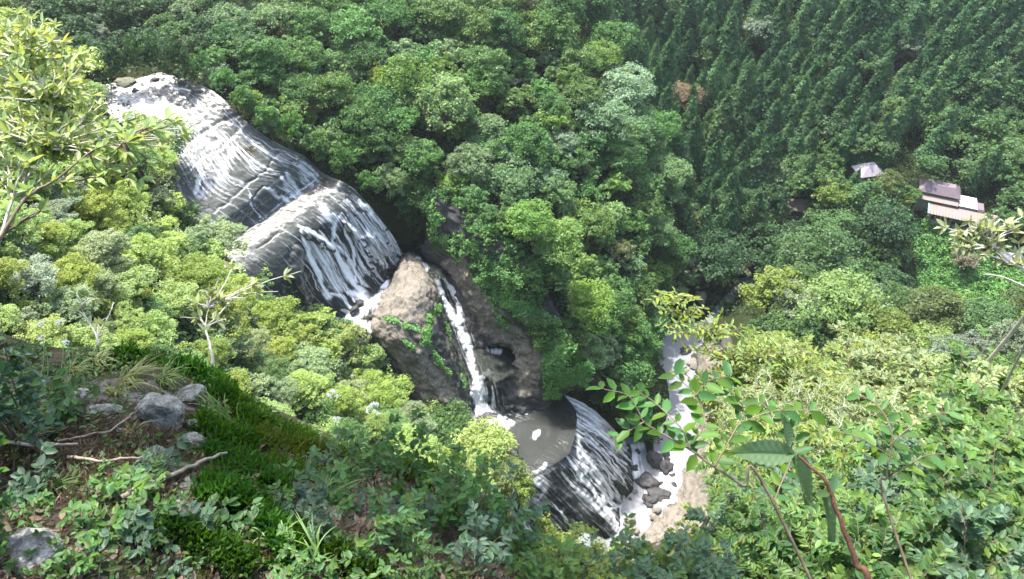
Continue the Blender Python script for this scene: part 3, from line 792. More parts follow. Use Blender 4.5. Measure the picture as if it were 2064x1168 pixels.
def broad_variant(seed, nlobe=9, ncl=11, per=46, ls=.055, asp=.8, spread=.54, lobe_r=.48, flat=.66, jit=.4):
    """crown of lobes > clumps > leaf faces, radius about 1, root at the origin"""
    rng = np.random.default_rng(seed)
    cz = 1.35
    d = []
    while len(d) < nlobe:
        q = rng.normal(size=3); q /= np.linalg.norm(q)
        if q[2] < -.35: continue
        if all(np.dot(q, e) < .72 for e in d) or rng.random() < .04: d.append(q)
    lobes = np.array(d) * np.array([spread, spread, spread * asp * 1.1]) * rng.uniform(.75, 1.15, (nlobe, 1))
    lobes = np.concatenate([lobes, [[0, 0, .15]]])
    lr = lobe_r * rng.uniform(.75, 1.2, len(lobes))
    P_, Nn = [], []
    for c_, r_ in zip(lobes, lr):
        q = rng.normal(size=(ncl, 3)); q[:, 2] = np.abs(q[:, 2]) * 1.0 - .35
        q /= np.linalg.norm(q, axis=1, keepdims=True)
        cc = c_ + q * r_ * np.array([1, 1, asp])
        for c2 in cc:
            rr = r_ * rng.uniform(.34, .55)
            k = int(per * rng.uniform(.7, 1.3))
            e = rng.normal(size=(k, 3)); e[:, 2] = np.abs(e[:, 2]) - .25
            e /= np.linalg.norm(e, axis=1, keepdims=True)
            e *= rng.uniform(.55, 1.08, (k, 1))
            pp = c2 + e * rr * np.array([1, 1, flat])
            nn = e * .7 + np.array([0, 0, .75]) + rng.normal(size=(k, 3)) * jit
            P_.append(pp); Nn.append(nn)
    P_ = np.concatenate(P_); Nn = np.concatenate(Nn)
    P_ += np.array([0, 0, cz])
    V, Fq = diamonds(P_, Nn, ls * rng.uniform(.6, 1.3, len(P_)), .6, rng)
    crown = make_mesh('crown', V, Fq)
    mb = MB()
    top = np.array([rng.uniform(-.1, .1), rng.uniform(-.1, .1), .85])
    mb.tube([(0, 0, -.5), (0, 0, .2), top * [.6, .6, .6], top], [.085, .07, .055, .045], 6)
    for c_ in lobes:
        e = c_ * .9 + [0, 0, cz]
        mid = (top + e) / 2 + rng.normal(size=3) * .05
        mb.tube([top - [0, 0, .15], mid, e], [.035, .022, .008], 4)
    return crown, mb.mesh('trunk')

def cedar_variant(seed, lv=26, nb=9, ls=.05, w=.30):
    """conical cedar of height 1: tiers of drooping sprays"""
    rng = np.random.default_rng(seed)
    P_, Nn = [], []
    for i in range(lv):
        f = (i + rng.uniform(-.3, .3)) / lv
        z = .22 + .76 * f
        R = w * (1 - f) ** .72 * rng.uniform(.85, 1.12) + .012
        for j in range(max(4, int(nb * (1 - f * .5)))):
            a = rng.uniform(0, 2 * math.pi)
            rr = R * rng.uniform(.7, 1.15)
            k = 22
            t = rng.uniform(.25, 1, k) ** .7
            px = np.cos(a) * rr * t; py = np.sin(a) * rr * t
            pz = z + rr * .30 * t - rr * .55 * t ** 2
            o = rng.normal(size=(k, 3)) * (.018 + .035 * (1 - f))
            o[:, 2] = -np.abs(o[:, 2]) * .9 + .012
            P_.append(np.stack([px, py, pz], 1) + o)
            Nn.append(np.stack([np.cos(a) * np.ones(k), np.sin(a) * np.ones(k), .7 * np.ones(k)], 1) + rng.normal(size=(k, 3)) * .28)
    k = 60
    P_.append(np.stack([rng.normal(size=k) * .012, rng.normal(size=k) * .012, rng.uniform(.9, 1.03, k)], 1)); Nn.append(rng.normal(size=(k, 3)))
    P_ = np.concatenate(P_); Nn = np.concatenate(Nn)
    V, Fq = diamonds(P_, Nn, ls * .38 * rng.uniform(.6, 1.3, len(P_)), .7, rng)
    mb = MB(); mb.tube([(0, 0, -.1), (0, 0, .3), (0, 0, .95)], [.02, .015, .003], 6)
    return make_mesh('crown', V, Fq), mb.mesh('trunk')

FAR = [broad_variant(100 + i, 8 + i % 4, 12, 44, .048, asp=(.75, .9, .65, 1.0)[i % 4], lobe_r=(.50, .44, .54)[i % 3]) for i in range(9)]
NEAR = [broad_variant(200 + i, 9 + i % 4, 14, 74, .034, asp=(.75, .6, .9)[i % 3], lobe_r=(.40, .36)[i % 2], flat=.5) for i in range(7)]
CED = [cedar_variant(300 + i, w=(.25, .28, .23, .26, .3)[i] * .86) for i in range(5)]
for k in (FAR, NEAR):
    for c_, t_ in k: c_.materials.append(m_leaf); t_.materials.append(m_bark)
for c_, t_ in CED: c_.materials.append(m_ced); t_.materials.append(m_bark)

COLN = {  # name: linear base colour, words
 'mid': ((0.080, 0.175, 0.044), 'mid-green'), 'dark': ((0.045, 0.112, 0.034), 'dark green'), 'pale': ((0.181, 0.268, 0.123), 'pale green'), 'grey': ((0.203, 0.268, 0.174), 'grey-green'),
 'lime': ((0.167, 0.254, 0.041), 'yellow-green'), 'yellow': ((0.300, 0.320, 0.040), 'yellow'), 'olive': ((0.110, 0.165, 0.045), 'olive green'), 'rust': ((0.230, 0.195, 0.125), 'rusty brown'),
 'fresh': ((0.100, 0.205, 0.060), 'fresh green'), 'ced': ((0.060, 0.150, 0.055), 'deep green'), 'cedl': ((0.090, 0.195, 0.070), 'green'), 'light': ((0.210, 0.326, 0.087), 'light green')}
m_wood = leaf_mat('woodland_leaves', trans=.42, var=.26, hue=.018)
_n = m_wood.node_tree
_a = N(_n, 'ShaderNodeAttribute', attribute_name='tint')
_hs_ = [x for x in _n.nodes if x.type == 'HUE_SAT'][0]
_n.links.new(_a.outputs['Color'], _hs_.inputs['Color'])
def _arr(me):
    v = np.empty(len(me.vertices) * 3, np.float32); me.vertices.foreach_get('co', v)
    return v.reshape(-1, 3).astype(float), np.arange(len(me.vertices)).reshape(-1, 4)
LOWV = [_arr(broad_variant(400 + i, 7, 8, 26, .075)[0]) for i in range(5)]
rngT = np.random.default_rng(5)
_seen = set(); TREES = []
def pos_words(u, v):
    a, b = int(round(u / 20.64)), int(round(v / 11.68))
    a = min(max(a, 0), 99); b = min(max(b, 0), 99)
    while (a, b) in _seen: b += 1
    _seen.add((a, b))
    return '%d%% across and %d%% down the photo' % (a, b)
SITE = {'ridge': 'on the wooded ridge', 'near': 'on the near slope', 'valley': 'on the far valley side', 'bank': 'in the right-hand wood', 'top': 'on the shaded top-left slope'}
GROUPN = {'ridge': 'broadleaf trees on the ridge beyond the falls', 'near': 'sunlit trees on the near left slope', 'valley': 'broadleaf trees among the cedars', 'bank': 'light green trees in the right-hand wood', 'top': 'shaded trees beyond the head of the river'}
KEEP = [(225,160),(290,150),(350,165),(430,200),(470,240),(520,282),(600,308),(650,348),(700,365),(765,430),(806,488),(815,500),(850,500),(900,520),(935,540),(955,600),(1005,640),(1050,690),(1085,740),(1095,798),(1130,795),(1165,800),(1205,830),(1245,875),(1265,905),(1338,905),(1338,800),(1335,700),(1352,672),(1400,690),(1420,770),(1460,830),(1465,880),(1425,940),(1410,1030),(1370,1110),(1280,1100),(1240,1075),(1160,1060),(1110,1030),(1080,990),(1060,930),(1050,880),(1020,862),(940,838),(870,790),(830,735),(780,700),(740,665),(650,630),(600,580),(570,520),(500,500),(430,420),(400,400),(370,330),(330,275),(240,205)]
HOLES = [KEEP, [(1838,462),(1900,460),(1990,485),(2064,505),(2064,575),(1960,590),(1862,575)], [(1835,366),(1945,366),(1985,440),(1980,462),(1850,450)], [(1728,345),(1780,345),(1780,366),(1728,362)], [(1405,590),(1500,575),(1500,640),(1400,640)], [(1588,412),(1615,412),(1615,447),(1588,447)]]
_th = np.arange(10) * 2 * math.pi / 10
def clear(u, v, r, ry=None):
    ry = ry or r
    uu = np.append(u + np.cos(_th) * r * .88, u); vv = np.append(v + np.sin(_th) * ry * .88, v)
    return not any(in_poly(uu, vv, h).any() for h in HOLES)

def put(u, v, rpx, site, col, lib=None, words=None, tall=1.0, force=False, hc=1.35):
    if not force and not clear(u, v, rpx, rpx * .85): return None
    t = 160.0
    for _ in range(4):
        R = rpx * t / F
        h_ = hit(u, v, R * hc * tall)
        if h_ is None: return None
        t = h_[1]
    R = rpx * t / F
    p = h_[0]
    jit = rngT.uniform(.88, 1.15) * np.array([rngT.uniform(.92, 1.1), 1, rngT.uniform(.88, 1.15)])
    jit = jit * (np.array([1.10, 1.24, 1.02]) if site == 'ridge' else 1.0)
    if site == 'near': jit = jit * [1.55, 1.38, 1.5]
    SPEC.append(dict(p=p, gz=float(terr(p[0], p[1])), t=t, R=R, u=u, v=v, r=rpx, site=site, col=col, c=tuple((np.array(COLN[col][0]) * (.62 if site == 'ridge' and words is None else 1) + np.array(COLN['mid'][0]) * (.38 if site == 'ridge' and words is None else 0)) * jit), words=words, named=words is not None,
                     rz=rngT.uniform(0, 6.28), tz=tall * rngT.uniform(.92, 1.1), i=int(rngT.integers(9)), vis=(-30 < u < 2094 and -30 < v < 1198)))
    TREES.append((u, v, rpx))
    return 1
SPEC = []
def build_trees(limit=292):
    S = sorted(SPEC, key=lambda d: -(d['r'] + 1000 * d['named'] - 500 * (not d['vis'])))
    for d in S[:limit]:
        lib = NEAR if d['t'] < 128 else FAR
        cw = COLN[d['col']]; R = d['R']; p = d['p']
        lab = d['words'] or '%s broadleaf tree %s, %s' % (cw[1], SITE[d['site']], pos_words(d['u'], d['v']))
        e = empty('broadleaf_tree', (p[0], p[1], d['gz']), lab, 'tree', GROUPN[d['site']], d['rz'], (R, R, R * d['tz']))
        c_ = obj('crown', lib[d['i'] % len(lib)][0], None, e); c_.color = d['c'] + (1,)
        obj('trunk', lib[d['i'] % len(lib)][1], None, e)
    V, Fa, T, n_ = [], [], [], 0
    for d in S[limit:]:
        v0, f0 = LOWV[d['i'] % len(LOWV)]
        cs, sn = math.cos(d['rz']), math.sin(d['rz'])
        w_ = np.stack([(v0[:, 0] * cs - v0[:, 1] * sn) * d['R'] + d['p'][0], (v0[:, 0] * sn + v0[:, 1] * cs) * d['R'] + d['p'][1], v0[:, 2] * d['R'] * d['tz'] + d['gz']], 1)
        V.append(w_); Fa.append(f0 + n_); n_ += len(w_); T.append(np.repeat(np.array(d['c'])[None], len(w_), 0))
    if not V: return
    me = make_mesh('woodland', np.concatenate(V), np.concatenate(Fa))
    T = np.concatenate(T); at = me.attributes.new('tint', 'FLOAT_COLOR', 'POINT')
    at.data.foreach_set('color', np.concatenate([T, np.ones((len(T), 1))], 1).astype(np.float32).ravel())
    obj('woodland', me, m_wood, kind='stuff')

def cedar(u, v, hpx, col='ced', words=None):
    """u, v: the pixel of the middle of the tree; hpx its height in the photo"""
    t = 240.0
    for _ in range(3):
        H = hpx * t / F / .83
        h_ = hit(u, v, H * .55)
        if h_ is None: return
        t = h_[1]
    p = h_[0]; gz = float(terr(p[0], p[1])); H = hpx * t / F / .83
    i = int(rngT.integers(len(CED)))
    e = empty('cedar_tree', (p[0], p[1], gz), words or '%s conical cedar on the far valley side, %s' % (COLN[col][1], pos_words(u, v)), 'tree', 'cedars planted on the far valley side', rngT.uniform(0, 6.28), (H * rngT.uniform(.9, 1.15),) * 2 + (H,))
    e.rotation_euler = (rngT.uniform(-.03, .03), rngT.uniform(.0, .06) + max(0, (u - 1500)) / 564 * .10, e.rotation_euler[2] * 0)
    c_ = obj('crown', CED[i][0], None, e); c_.color = tuple(np.array(COLN[col][0]) * rngT.uniform(.8, 1.2) * np.array([rngT.uniform(.9, 1.2), 1, 1])) + (1,)
    c_.rotation_euler = (0, 0, rngT.uniform(0, 6.28))
    obj('trunk', CED[i][1], None, e)
    TREES.append((u, v, hpx * .3))

def fill(poly, rmin, rmax, site, cols, sep=1.25, tries=3000, maxn=200, lib=None):
    us = [p[0] for p in poly]; vs = [p[1] for p in poly]; n_ = 0
    keys = list(cols); pr = np.array([cols[k] for k in keys], float); pr /= pr.sum()
    for _ in range(tries):
        u = rngT.uniform(min(us), max(us)); v = rngT.uniform(min(vs), max(vs))
        if not in_poly(u, v, poly): continue
        r = rngT.uniform(rmin, rmax)
        if any((u - a) ** 2 + (v - b) ** 2 * 1.5 < ((r + c_) * sep * .5) ** 2 for a, b, c_ in TREES): continue
        if put(u, v, r, site, keys[rngT.choice(len(keys), p=pr)], lib) is not None: n_ += 1
        if n_ >= maxn: break
    return n_

# trees one can single out, then the rest of each wood
for a in [
 (690,100,30,'ridge','pale','rounded pale grey-green tree high on the ridge left of a yellow tree'), (770,165,34,'ridge','yellow','sparse yellow-leaved tree in the middle of the ridge'), (740,185,22,'ridge','olive',None),
 (900,215,62,'ridge','pale','largest pale green domed tree in the middle of the wooded ridge'), (860,120,38,'ridge','mid',None), (800,250,46,'ridge','mid',None), (500,205,30,'ridge','lime','yellow-green tree leaning over the shaded bank of the upper river'),
 (540,250,30,'ridge','pale','pale round tree at the bank just above the stepped bedrock'), (435,150,30,'ridge','grey','grey-green tree hanging over the head of the river'), (975,95,34,'ridge','grey',None), (630,225,22,'ridge','rust','small rusty-leaved tree above the upper cascade'),
 (915,375,38,'ridge','lime','yellow-green tree above the pale pair near the ridge foot'), (965,375,27,'ridge','pale','small pale green tree beside the yellow-green one near the ridge foot'), (790,395,36,'ridge','pale','pale tree at the cliff edge right of the big upper cascade'), (850,420,32,'ridge','pale','second pale tree at the cliff edge, just above the rock buttress'),
 (1130,300,36,'ridge','grey','brownish grey round tree on the right of the ridge'), (1150,170,34,'ridge','lime',None), (1260,180,55,'ridge','grey','large grey-green tree on the ridge skyline against the cedars'), (1060,55,40,'ridge','lime',None), (1300,420,38,'ridge','olive',None),
 (1035,470,26,'ridge','lime',None), (1175,620,55,'ridge','lime','big yellow-green tree above the cliff over the pothole'), (1125,500,55,'ridge','light',None), (1230,430,40,'ridge','pale',None), (1215,545,34,'ridge','pale',None), (1215,715,40,'ridge','grey','grey-green tree low on the ridge above the lower fall'),
 (960,500,48,'ridge','mid',None), (1060,560,48,'ridge','mid',None), (890,460,36,'ridge','mid',None), (1250,510,30,'ridge','rust',None), (1320,550,34,'ridge','lime',None), (960,450,30,'ridge','olive',None), (1190,350,28,'ridge','pale',None),
 (1945,522,24,'valley','rust','dry brownish bush on the bright green vine slope'), (20,75,46,'near','light',None), (85,100,40,'near','pale',None), (145,130,36,'near','light',None), (-5,20,44,'near','lime',None), (350,425,32,'near','light',None), (425,515,36,'near','light',None), (515,585,34,'near','mid',None), (465,560,34,'near','light',None), (385,480,34,'near','pale',None), (560,610,28,'near','pale',None), (330,370,30,'near','pale',None), (1640,424,20,'valley','dark',None), (1572,432,26,'valley','mid',None), (195,78,26,'top','grey','whitish tree standing out of the shaded slope at top left'), (375,25,30,'top','pale',None), (320,100,34,'top','dark',None), (100,30,40,'top','dark',None), (240,30,42,'top','dark',None),  # the brownish bush stands in for a patch of bare tan soil
 (1380,195,34,'valley','rust','brownish broadleaf crown among the cedars right of the ridge'), (1670,405,36,'valley','lime','yellow-green tree above the red-fenced building'), (1790,378,32,'valley','olive','olive tree below the small mauve-roofed house'), (1815,412,20,'valley','yellow','small bright yellow tree between the houses'),
 (1810,390,30,'valley','mid',None), (1740,395,40,'valley','mid',None), (1790,455,52,'valley','dark','dark tree left of the bright green vine slope'), (1650,520,72,'valley','mid','wide spreading tree above the light green wood, right of the stream'), (1800,570,38,'valley','dark',None), (1430,520,62,'valley','dark','broad dark tree above the boulders of the stream'),
 (1510,430,42,'valley','dark',None), (1560,350,34,'valley','pale',None), (1620,330,36,'valley','fresh','feathery fresh green tree left of the houses'), (1830,400,24,'valley','mid','round green tree touching the left end of the teahouse'), (1640,280,30,'valley','light',None),
 (1560,600,62,'bank','lime','big light green tree at the left end of the right-hand wood'), (1690,630,75,'bank','light','biggest crown of the light green right-hand wood'), (1790,660,60,'bank','lime',None), (1640,680,55,'bank','mid',None), (1890,640,60,'bank','olive',None), (1990,650,60,'bank','mid',None), (2040,700,50,'bank','grey',None), (1720,720,50,'bank','light',None), (1960,710,44,'bank','grey',None),
 (260,430,60,'near','lime','yellow-topped tree in the middle of the near left slope'), (440,480,62,'near','pale','pale feathery tree at the edge of the big upper cascade'), (340,300,56,'near','pale',None), (100,440,50,'near','grey',None), (210,520,70,'near','pale','pale flowering tree on the near slope above the mossy outcrop'),
 (60,570,60,'near','grey',None), (300,540,60,'near','light',None), (350,610,55,'near','light','bright layered tree on the near slope'), (480,600,60,'near','lime',None), (90,130,40,'near','grey',None), (170,200,44,'near','light',None), (290,270,36,'near','light',None), (560,650,55,'near','lime',None), (620,740,60,'near','pale',None),
 (900,860,50,'near','mid',None), (975,900,55,'near','light','rounded light tree just below the foaming end of the chute'), (1010,960,50,'near','olive',None), (820,840,42,'near','pale',None), (700,700,46,'near','light',None), (640,650,38,'near','light',None)]:
    put(a[0], a[1], a[2], a[3], a[4], None, a[5], force=True)

for a in [(232,135,26),(270,118,28),(312,110,28),(355,125,28)]:
    put(a[0], a[1], a[2], 'top', 'dark', None, None, 1.9, True)
for a in [(400,150,26),(455,185,28),(495,225,28),(540,262,28),(590,280,30),(640,318,30),(690,345,28),(740,385,26)]:
    put(a[0], a[1] - 14, a[2], 'ridge', 'mid', None, None, 1.55, True)
c0 = {'mid': 4, 'dark': 3, 'pale': 1.6, 'olive': 2, 'lime': 1, 'grey': 1.6, 'fresh': 2.6}
RIDGE = [(395,-60),(1180,-60),(1215,60),(1290,130),(1335,210),(1350,320),(1350,420),(1365,500),(1350,600),(1335,700),(1335,880),(1270,890),(1200,810),(1160,780),(1100,720),(1000,560),(880,480),(800,440),(740,380),(600,290),(520,250),(430,170)]
fill(RIDGE, 34, 54, 'ridge', c0, .98, 5000, 130)
fill(RIDGE, 18, 28, 'ridge', c0, .95, 7000, 110)
fill([(60,-60),(460,-60),(450,160),(330,150),(230,150),(120,60)], 24, 40, 'top', {'dark': 5, 'mid': 2, 'grey': .4}, 1.0, 1500, 40)
NEARP = [(-60,80),(90,70),(160,110),(240,180),(300,240),(340,300),(380,380),(430,430),(500,510),(580,560),(660,640),(760,680),(850,760),(930,830),(1040,880),(1080,960),(1130,1060),(1300,1120),(1500,1100),(1600,1200),(900,1200),(600,1000),(300,800),(-60,720)]
c1 = {'light': 6, 'lime': 4, 'pale': 2, 'grey': .5, 'mid': 2, 'fresh': 1}
fill(NEARP, 40, 64, 'near', c1, .98, 5000, 110)
fill(NEARP, 22, 36, 'near', c1, .85, 9000, 150)
fill([(1460,1080),(1430,960),(1480,900),(1560,780),(1700,740),(2100,760),(2100,1200),(1400,1200)], 45, 70, 'near', c1, 1.0, 2000, 40)
fill([(1500,580),(1700,570),(1850,590),(2120,590),(2120,780),(1560,780),(1500,680)], 34, 56, 'bank', {'light': 3, 'lime': 3, 'mid': 3, 'olive': 1.5, 'grey': 1.5}, .95, 2500, 45)
c2 = {'dark': 5, 'mid': 4, 'fresh': 1.2, 'olive': 1, 'grey': 1}
fill([(1340,430),(1600,400),(1840,410),(1850,570),(1500,590),(1360,620),(1350,500)], 26, 44, 'valley', c2, .98, 2500, 45)
fill([(1600,290),(1760,200),(2120,150),(2120,470),(1960,440),(1920,370),(1740,340),(1620,400)], 26, 42, 'valley', {'dark': 3, 'mid': 5, 'fresh': 3, 'grey': 1}, 1.0, 2500, 45)
CEDP = [(1170,-80),(2140,-80),(2140,180),(1900,170),(1760,215),(1740,290),(1640,330),(1560,400),(1520,450),(1370,470),(1345,420),(1350,300),(1340,200),(1290,120),(1215,40)]
NB0 = len(TREES)
fill(CEDP, 20, 34, 'valley', {'mid': 3, 'fresh': 2, 'grey': 2, 'dark': 2}, 3.2, 700, 26)
CB = TREES[NB0:]
build_trees()
# cedars: dense, in rough rows
CEDP = [(1170,-80),(2140,-80),(2140,180),(1900,170),(1760,215),(1740,290),(1640,330),(1560,400),(1520,450),(1370,470),(1345,420),(1350,300),(1340,200),(1290,120),(1215,40)]
n_ = 0
CTR = []
for _ in range(9000):
    u = rngT.uniform(1170, 2140); v = rngT.uniform(-80, 470)
    if not in_poly(u, v, CEDP): continue
    hp = 84 + rngT.normal() * 15 + 10 * float(vnoise(np.array([u / 130, v / 90, 0.]), 5))
    if any((u - a) ** 2 + (v - b) ** 2 < (r_ * 1.05) ** 2 for a, b, r_ in CB): continue
    if any((u - a) ** 2 / (25 + 8 * math.sin(u * .021 + v * .013)) ** 2 + (v - b) ** 2 / 32 ** 2 < 1 for a, b in CTR): continue
    if not clear(u, v, 14, 30): continue
    CTR.append((u, v)); cedar(u, v + 8, hp, 'ced' if rngT.random() < .72 else 'cedl')
    n_ += 1
    if n_ > 290: break
for u, v, hp in ((1830,225,95),(1800,250,90),(1865,215,95),(1900,250,90),(1770,265,85),(1950,235,85),(1590,250,80),(1885,285,80),(1720,370,60),(1990,330,90),(1960,345,80)):
    cedar(u, v, hp, 'cedl')
print('TREES', len(TREES), 'cedars', n_)

# ------------------------------------------------------------------ undergrowth: leaf carpet over the ground between the trees
m_under = leaf_mat('undergrowth_leaves', (.045, .095, .025), trans=.35, var=.5, hue=.03)
def carpet(name, polys, n, size, mt, jitter=1.2, seed=1, kind='stuff', tmax=420, avoid=True, surf=None):
    rng = np.random.default_rng(seed)
    P_ = []
    for poly, share in polys:
        us = [p[0] for p in poly]; vs = [p[1] for p in poly]
        k = int(n * share)
        u = rng.uniform(min(us), max(us), k * 3); v = rng.uniform(min(vs), max(vs), k * 3)
        m_ = in_poly(u, v, poly)
        if avoid: m_ &= ~in_poly(u, v, KEEP)
        u, v = u[m_][:k], v[m_][:k]
        r = ray(u, v); t = np.full(len(u), 25.0); done = np.zeros(len(u), bool)
        for _ in range(260):
            p = r * t[:, None]
            d = p[:, 2] - terr(p[:, 0], p[:, 1])
            done |= d < .15
            t = np.where(done, t, t + np.clip(d * .55, .3, 6))
        P_.append((r * t[:, None])[done & (t < tmax)])
    P_ = np.concatenate(P_)
    P_ += rng.normal(size=P_.shape) * size * 1.5
    P_[:, 2] = terr(P_[:, 0], P_[:, 1]) + np.abs(fbm(P_ * .35, 3, 8)) * jitter * 1.6 + rng.uniform(0, jitter, len(P_))
    nn = rng.normal(size=P_.shape) * .6 + [0, 0, 1]
    V, Fq = diamonds(P_, nn, size * rng.uniform(.6, 1.4, len(P_)), .7, rng)
    return obj(name, make_mesh(name, V, Fq), mt, kind=kind)
carpet('undergrowth', [([(-60,-60),(1300,-60),(1360,300),(1360,700),(1330,900),(1200,820),(800,440),(430,190),(-60,190)], .4), ([(1200,-60),(2130,-60),(2130,620),(1340,640),(1340,200)], .35), (NEARP, .25)], 170000, .30, m_under)
m_vine = leaf_mat('vine_leaves', (.15, .36, .08), trans=.3, var=.35, hue=.02)
carpet('climbing_vines', [([(1835,455),(1905,455),(1990,480),(2120,540),(2120,610),(1960,625),(1850,610),(1850,560)], .7), ([(1880,165),(2120,160),(2120,300),(1980,300),(1930,230),(1800,190)], .15), ([(1700,300),(1790,280),(1800,330),(1720,350)], .07), ([(1660,220),(1740,210),(1740,260),(1670,270)],.08)], 52000, .26, m_vine, jitter=1.0, seed=2)
# plants clinging to the gorge walls
def wall_plants(name, G, itm, n, size, seed, mt, thr=.3, label=None, cat=None, kind='stuff'):
    rng = np.random.default_rng(seed)
    P0 = G.reshape(-1, 3); Nn = grid_normals(G).reshape(-1, 3)
    u, v = proj(P0)
    mk = mask(u, v, itm) * (.55 + .9 * (fbm(P0 * .35, 3, seed) + .1))
    w_ = np.clip(mk - thr, 0, 1); w_ /= w_.sum()
    i = rng.choice(len(P0), n, p=w_)
    P_ = P0[i] + rng.normal(size=(n, 3)) * .18 + Nn[i] * rng.uniform(0.1, .7, (n, 1))
    V, Fq = diamonds(P_, Nn[i] + [0, 0, .8] + rng.normal(size=(n, 3)) * .5, size * rng.uniform(.6, 1.4, n), .7, rng)
    return obj(name, make_mesh(name, V, Fq), mt, kind=kind, label=label, cat=cat)
wall_plants('wall_plants', PATCHES['wall'], [('p', [(945,545),(1000,530),(1100,620),(1240,740),(1160,770),(1118,800),(1100,790),(1108,740),(1070,660),(1000,600)], 10, 1.0), ([(1110,700),(1108,790)], 16, 1.2), ([(960,560),(990,610),(1020,660)], 8, .6), ([(870,400),(880,470),(930,520)], 22, 1.0), ([(1180,740),(1160,780)], 30, .8)], 16000, .22, 3, m_vine)
wall_plants('buttress_plants', PATCHES['butt'], [([(884,612),(868,640),(852,690)], 9, 1.2), ([(815,655),(850,668),(862,690)], 7, 1.0), ([(860,690),(890,735),(905,760)], 9, .7), ([(770,643),(800,650)], 4, .8), ([(890,650),(920,720),(935,780)], 5, .6), ([(815,690),(835,700)], 5, .7)], 4200, .15, 4, m_vine, .35)
# ------------------------------------------------------------------ buildings on the far valley side
def plain(name, col, rough=.7, spec=.3, var=.25, sc=1.5):
    m, n, b = mat(name); c = coords(n)
    v = noise(n, sc, 5, .65, c)
    n.links.new(mixc(n, v, tuple(x * (1 - var) for x in col), tuple(min(.95, x * (1 + var)) for x in col)), b.inputs['Base Color'])
    b.inputs['Roughness'].default_value = rough; b.inputs['Specular IOR Level'].default_value = spec
    return m
m_mauve = plain('mauve_metal_roof', (.20, .155, .17), .5); m_beige = plain('beige_metal_roof', (.25, .205, .185), .5); m_cream = plain('cream_wall', (.32, .28, .21))
m_white = plain('white_metal_sheet', (.82, .82, .82), .3, .6, .04); m_darkw = plain('dark_timber', (.035, .02, .018)); m_redw = plain('red_painted_timber', (.13, .03, .025)); m_dkgl = plain('dark_glass', (.012, .014, .016), .1, .6)
m_turq = plain('turquoise_trim', (.20, .50, .46)); m_tanr = plain('tan_roof', (.13, .10, .08)); m_lmauve = plain('pale_mauve_roof', (.50, .42, .44), .45); m_greyw = plain('grey_wall', (.30, .29, .28)); m_or = plain('orange_red_trim', (.45, .12, .05))
class Lo:
    """local frame for a building: origin, yaw"""
    def __init__(s, u, v, off, yaw, label, name='house', cat='building'):
        h_ = hit(u, v, off); s.p = h_[0]
        s.root = empty(name, tuple(s.p), label, cat); s.root.rotation_euler = (0, 0, yaw)
    def box(s, name, x0, x1, y0, y1, z0, z1, m, parent=None, slope=0.0, hip=0.0):
        """slope lifts the back edge; hip draws the top in on all sides"""
        V = [(x0, y0, z0), (x1, y0, z0), (x1, y1, z0 + slope), (x0, y1, z0 + slope), (x0 + hip, y0 + hip, z1), (x1 - hip, y0 + hip, z1), (x1 - hip, y1 - hip, z1 + slope), (x0 + hip, y1 - hip, z1 + slope)]
        Fq = [(0, 3, 2, 1), (4, 5, 6, 7), (0, 1, 5, 4), (1, 2, 6, 5), (2, 3, 7, 6), (3, 0, 4, 7)]
        return obj(name, make_mesh(name, V, Fq), m, parent or s.root)
    def ribs(s, name, x0, x1, y0, y1, z0, z1, dz, n_, m, parent):
        mb = MB()
        for i in range(n_):
            x = x0 + (x1 - x0) * i / (n_ - 1); a = .05
            V = [(x - a, y0, z0), (x + a, y0, z0), (x + a, y1, z0 + dz), (x - a, y1, z0 + dz), (x - a, y0, z1), (x + a, y0, z1), (x + a, y1, z1 + dz), (x - a, y1, z1 + dz)]
            mb.add(V, np.array([(4, 5, 6, 7), (0, 1, 5, 4), (1, 2, 6, 5), (2, 3, 7, 6), (3, 0, 4, 7)]))
        return obj(name, mb.mesh(name), m, parent)
L = Lo(1868, 447, 2.2, math.radians(-21), 'long teahouse with mauve and beige roofs and a bright white flat roof', 'teahouse')
L.box('wall', 0, 18, 0.8, 5, -6, 3.4, m_cream)
r = L.box('lower_roof', -.7, 18.6, -.9, 3.6, 3.35, 3.5, m_beige, slope=.5); L.ribs('roof_seams', -.3, 18.2, -.88, 3.55, 3.5, 3.56, .5, 24, m_beige, r)
L.box('roof_edge', -1.0, -.72, -.9, 3.6, 3.4, 3.62, m_turq, slope=.5)
for i in range(4):
    w_ = L.box('window', .5 + i * 1.25, 1.55 + i * 1.25, .70, .83, .7, 2.1, m_dkgl); L.box('mullion', .42 + i * 1.25, .5 + i * 1.25, .62, .83, .6, 2.2, m_white, w_)
L.box('balcony', -.2, 6, -.2, .9, -1.0, .55, m_cream)
L.box('window_band', 6.2, 17.8, .70, .83, .6, 2.1, m_dkgl)
rl = L.box('railing', 6.1, 18.4, -.3, -.2, .0, .6, m_greyw)
for i in range(9): L.box('railing_post', 6.2 + i * 1.5, 6.32 + i * 1.5, -.42, -.32, -1.8, .8, m_darkw, rl)
L.box('deck', 6.0, 18.4, -.3, .8, -.1, .15, m_darkw)
L.box('middle_wall', -3.6, 6.5, 4.0, 10, -3, 4.7, m_cream)
r = L.box('middle_roof', -4.2, 6.6, 3.4, 6.1, 4.6, 4.8, m_beige, slope=.55)
L.box('upper_wall', -3.4, 6.0, 6.0, 10, 5, 6.2, m_cream); L.box('upper_window', -3.0, 5.6, 5.9, 6.02, 5.35, 5.75, m_darkw)
L.box('upper_roof', -4.2, 6.8, 5.2, 11.0, 6.15, 8.0, m_mauve, hip=1.9); L.box('fascia', -4.1, 6.7, 5.15, 5.25, 5.85, 6.14, m_cream)
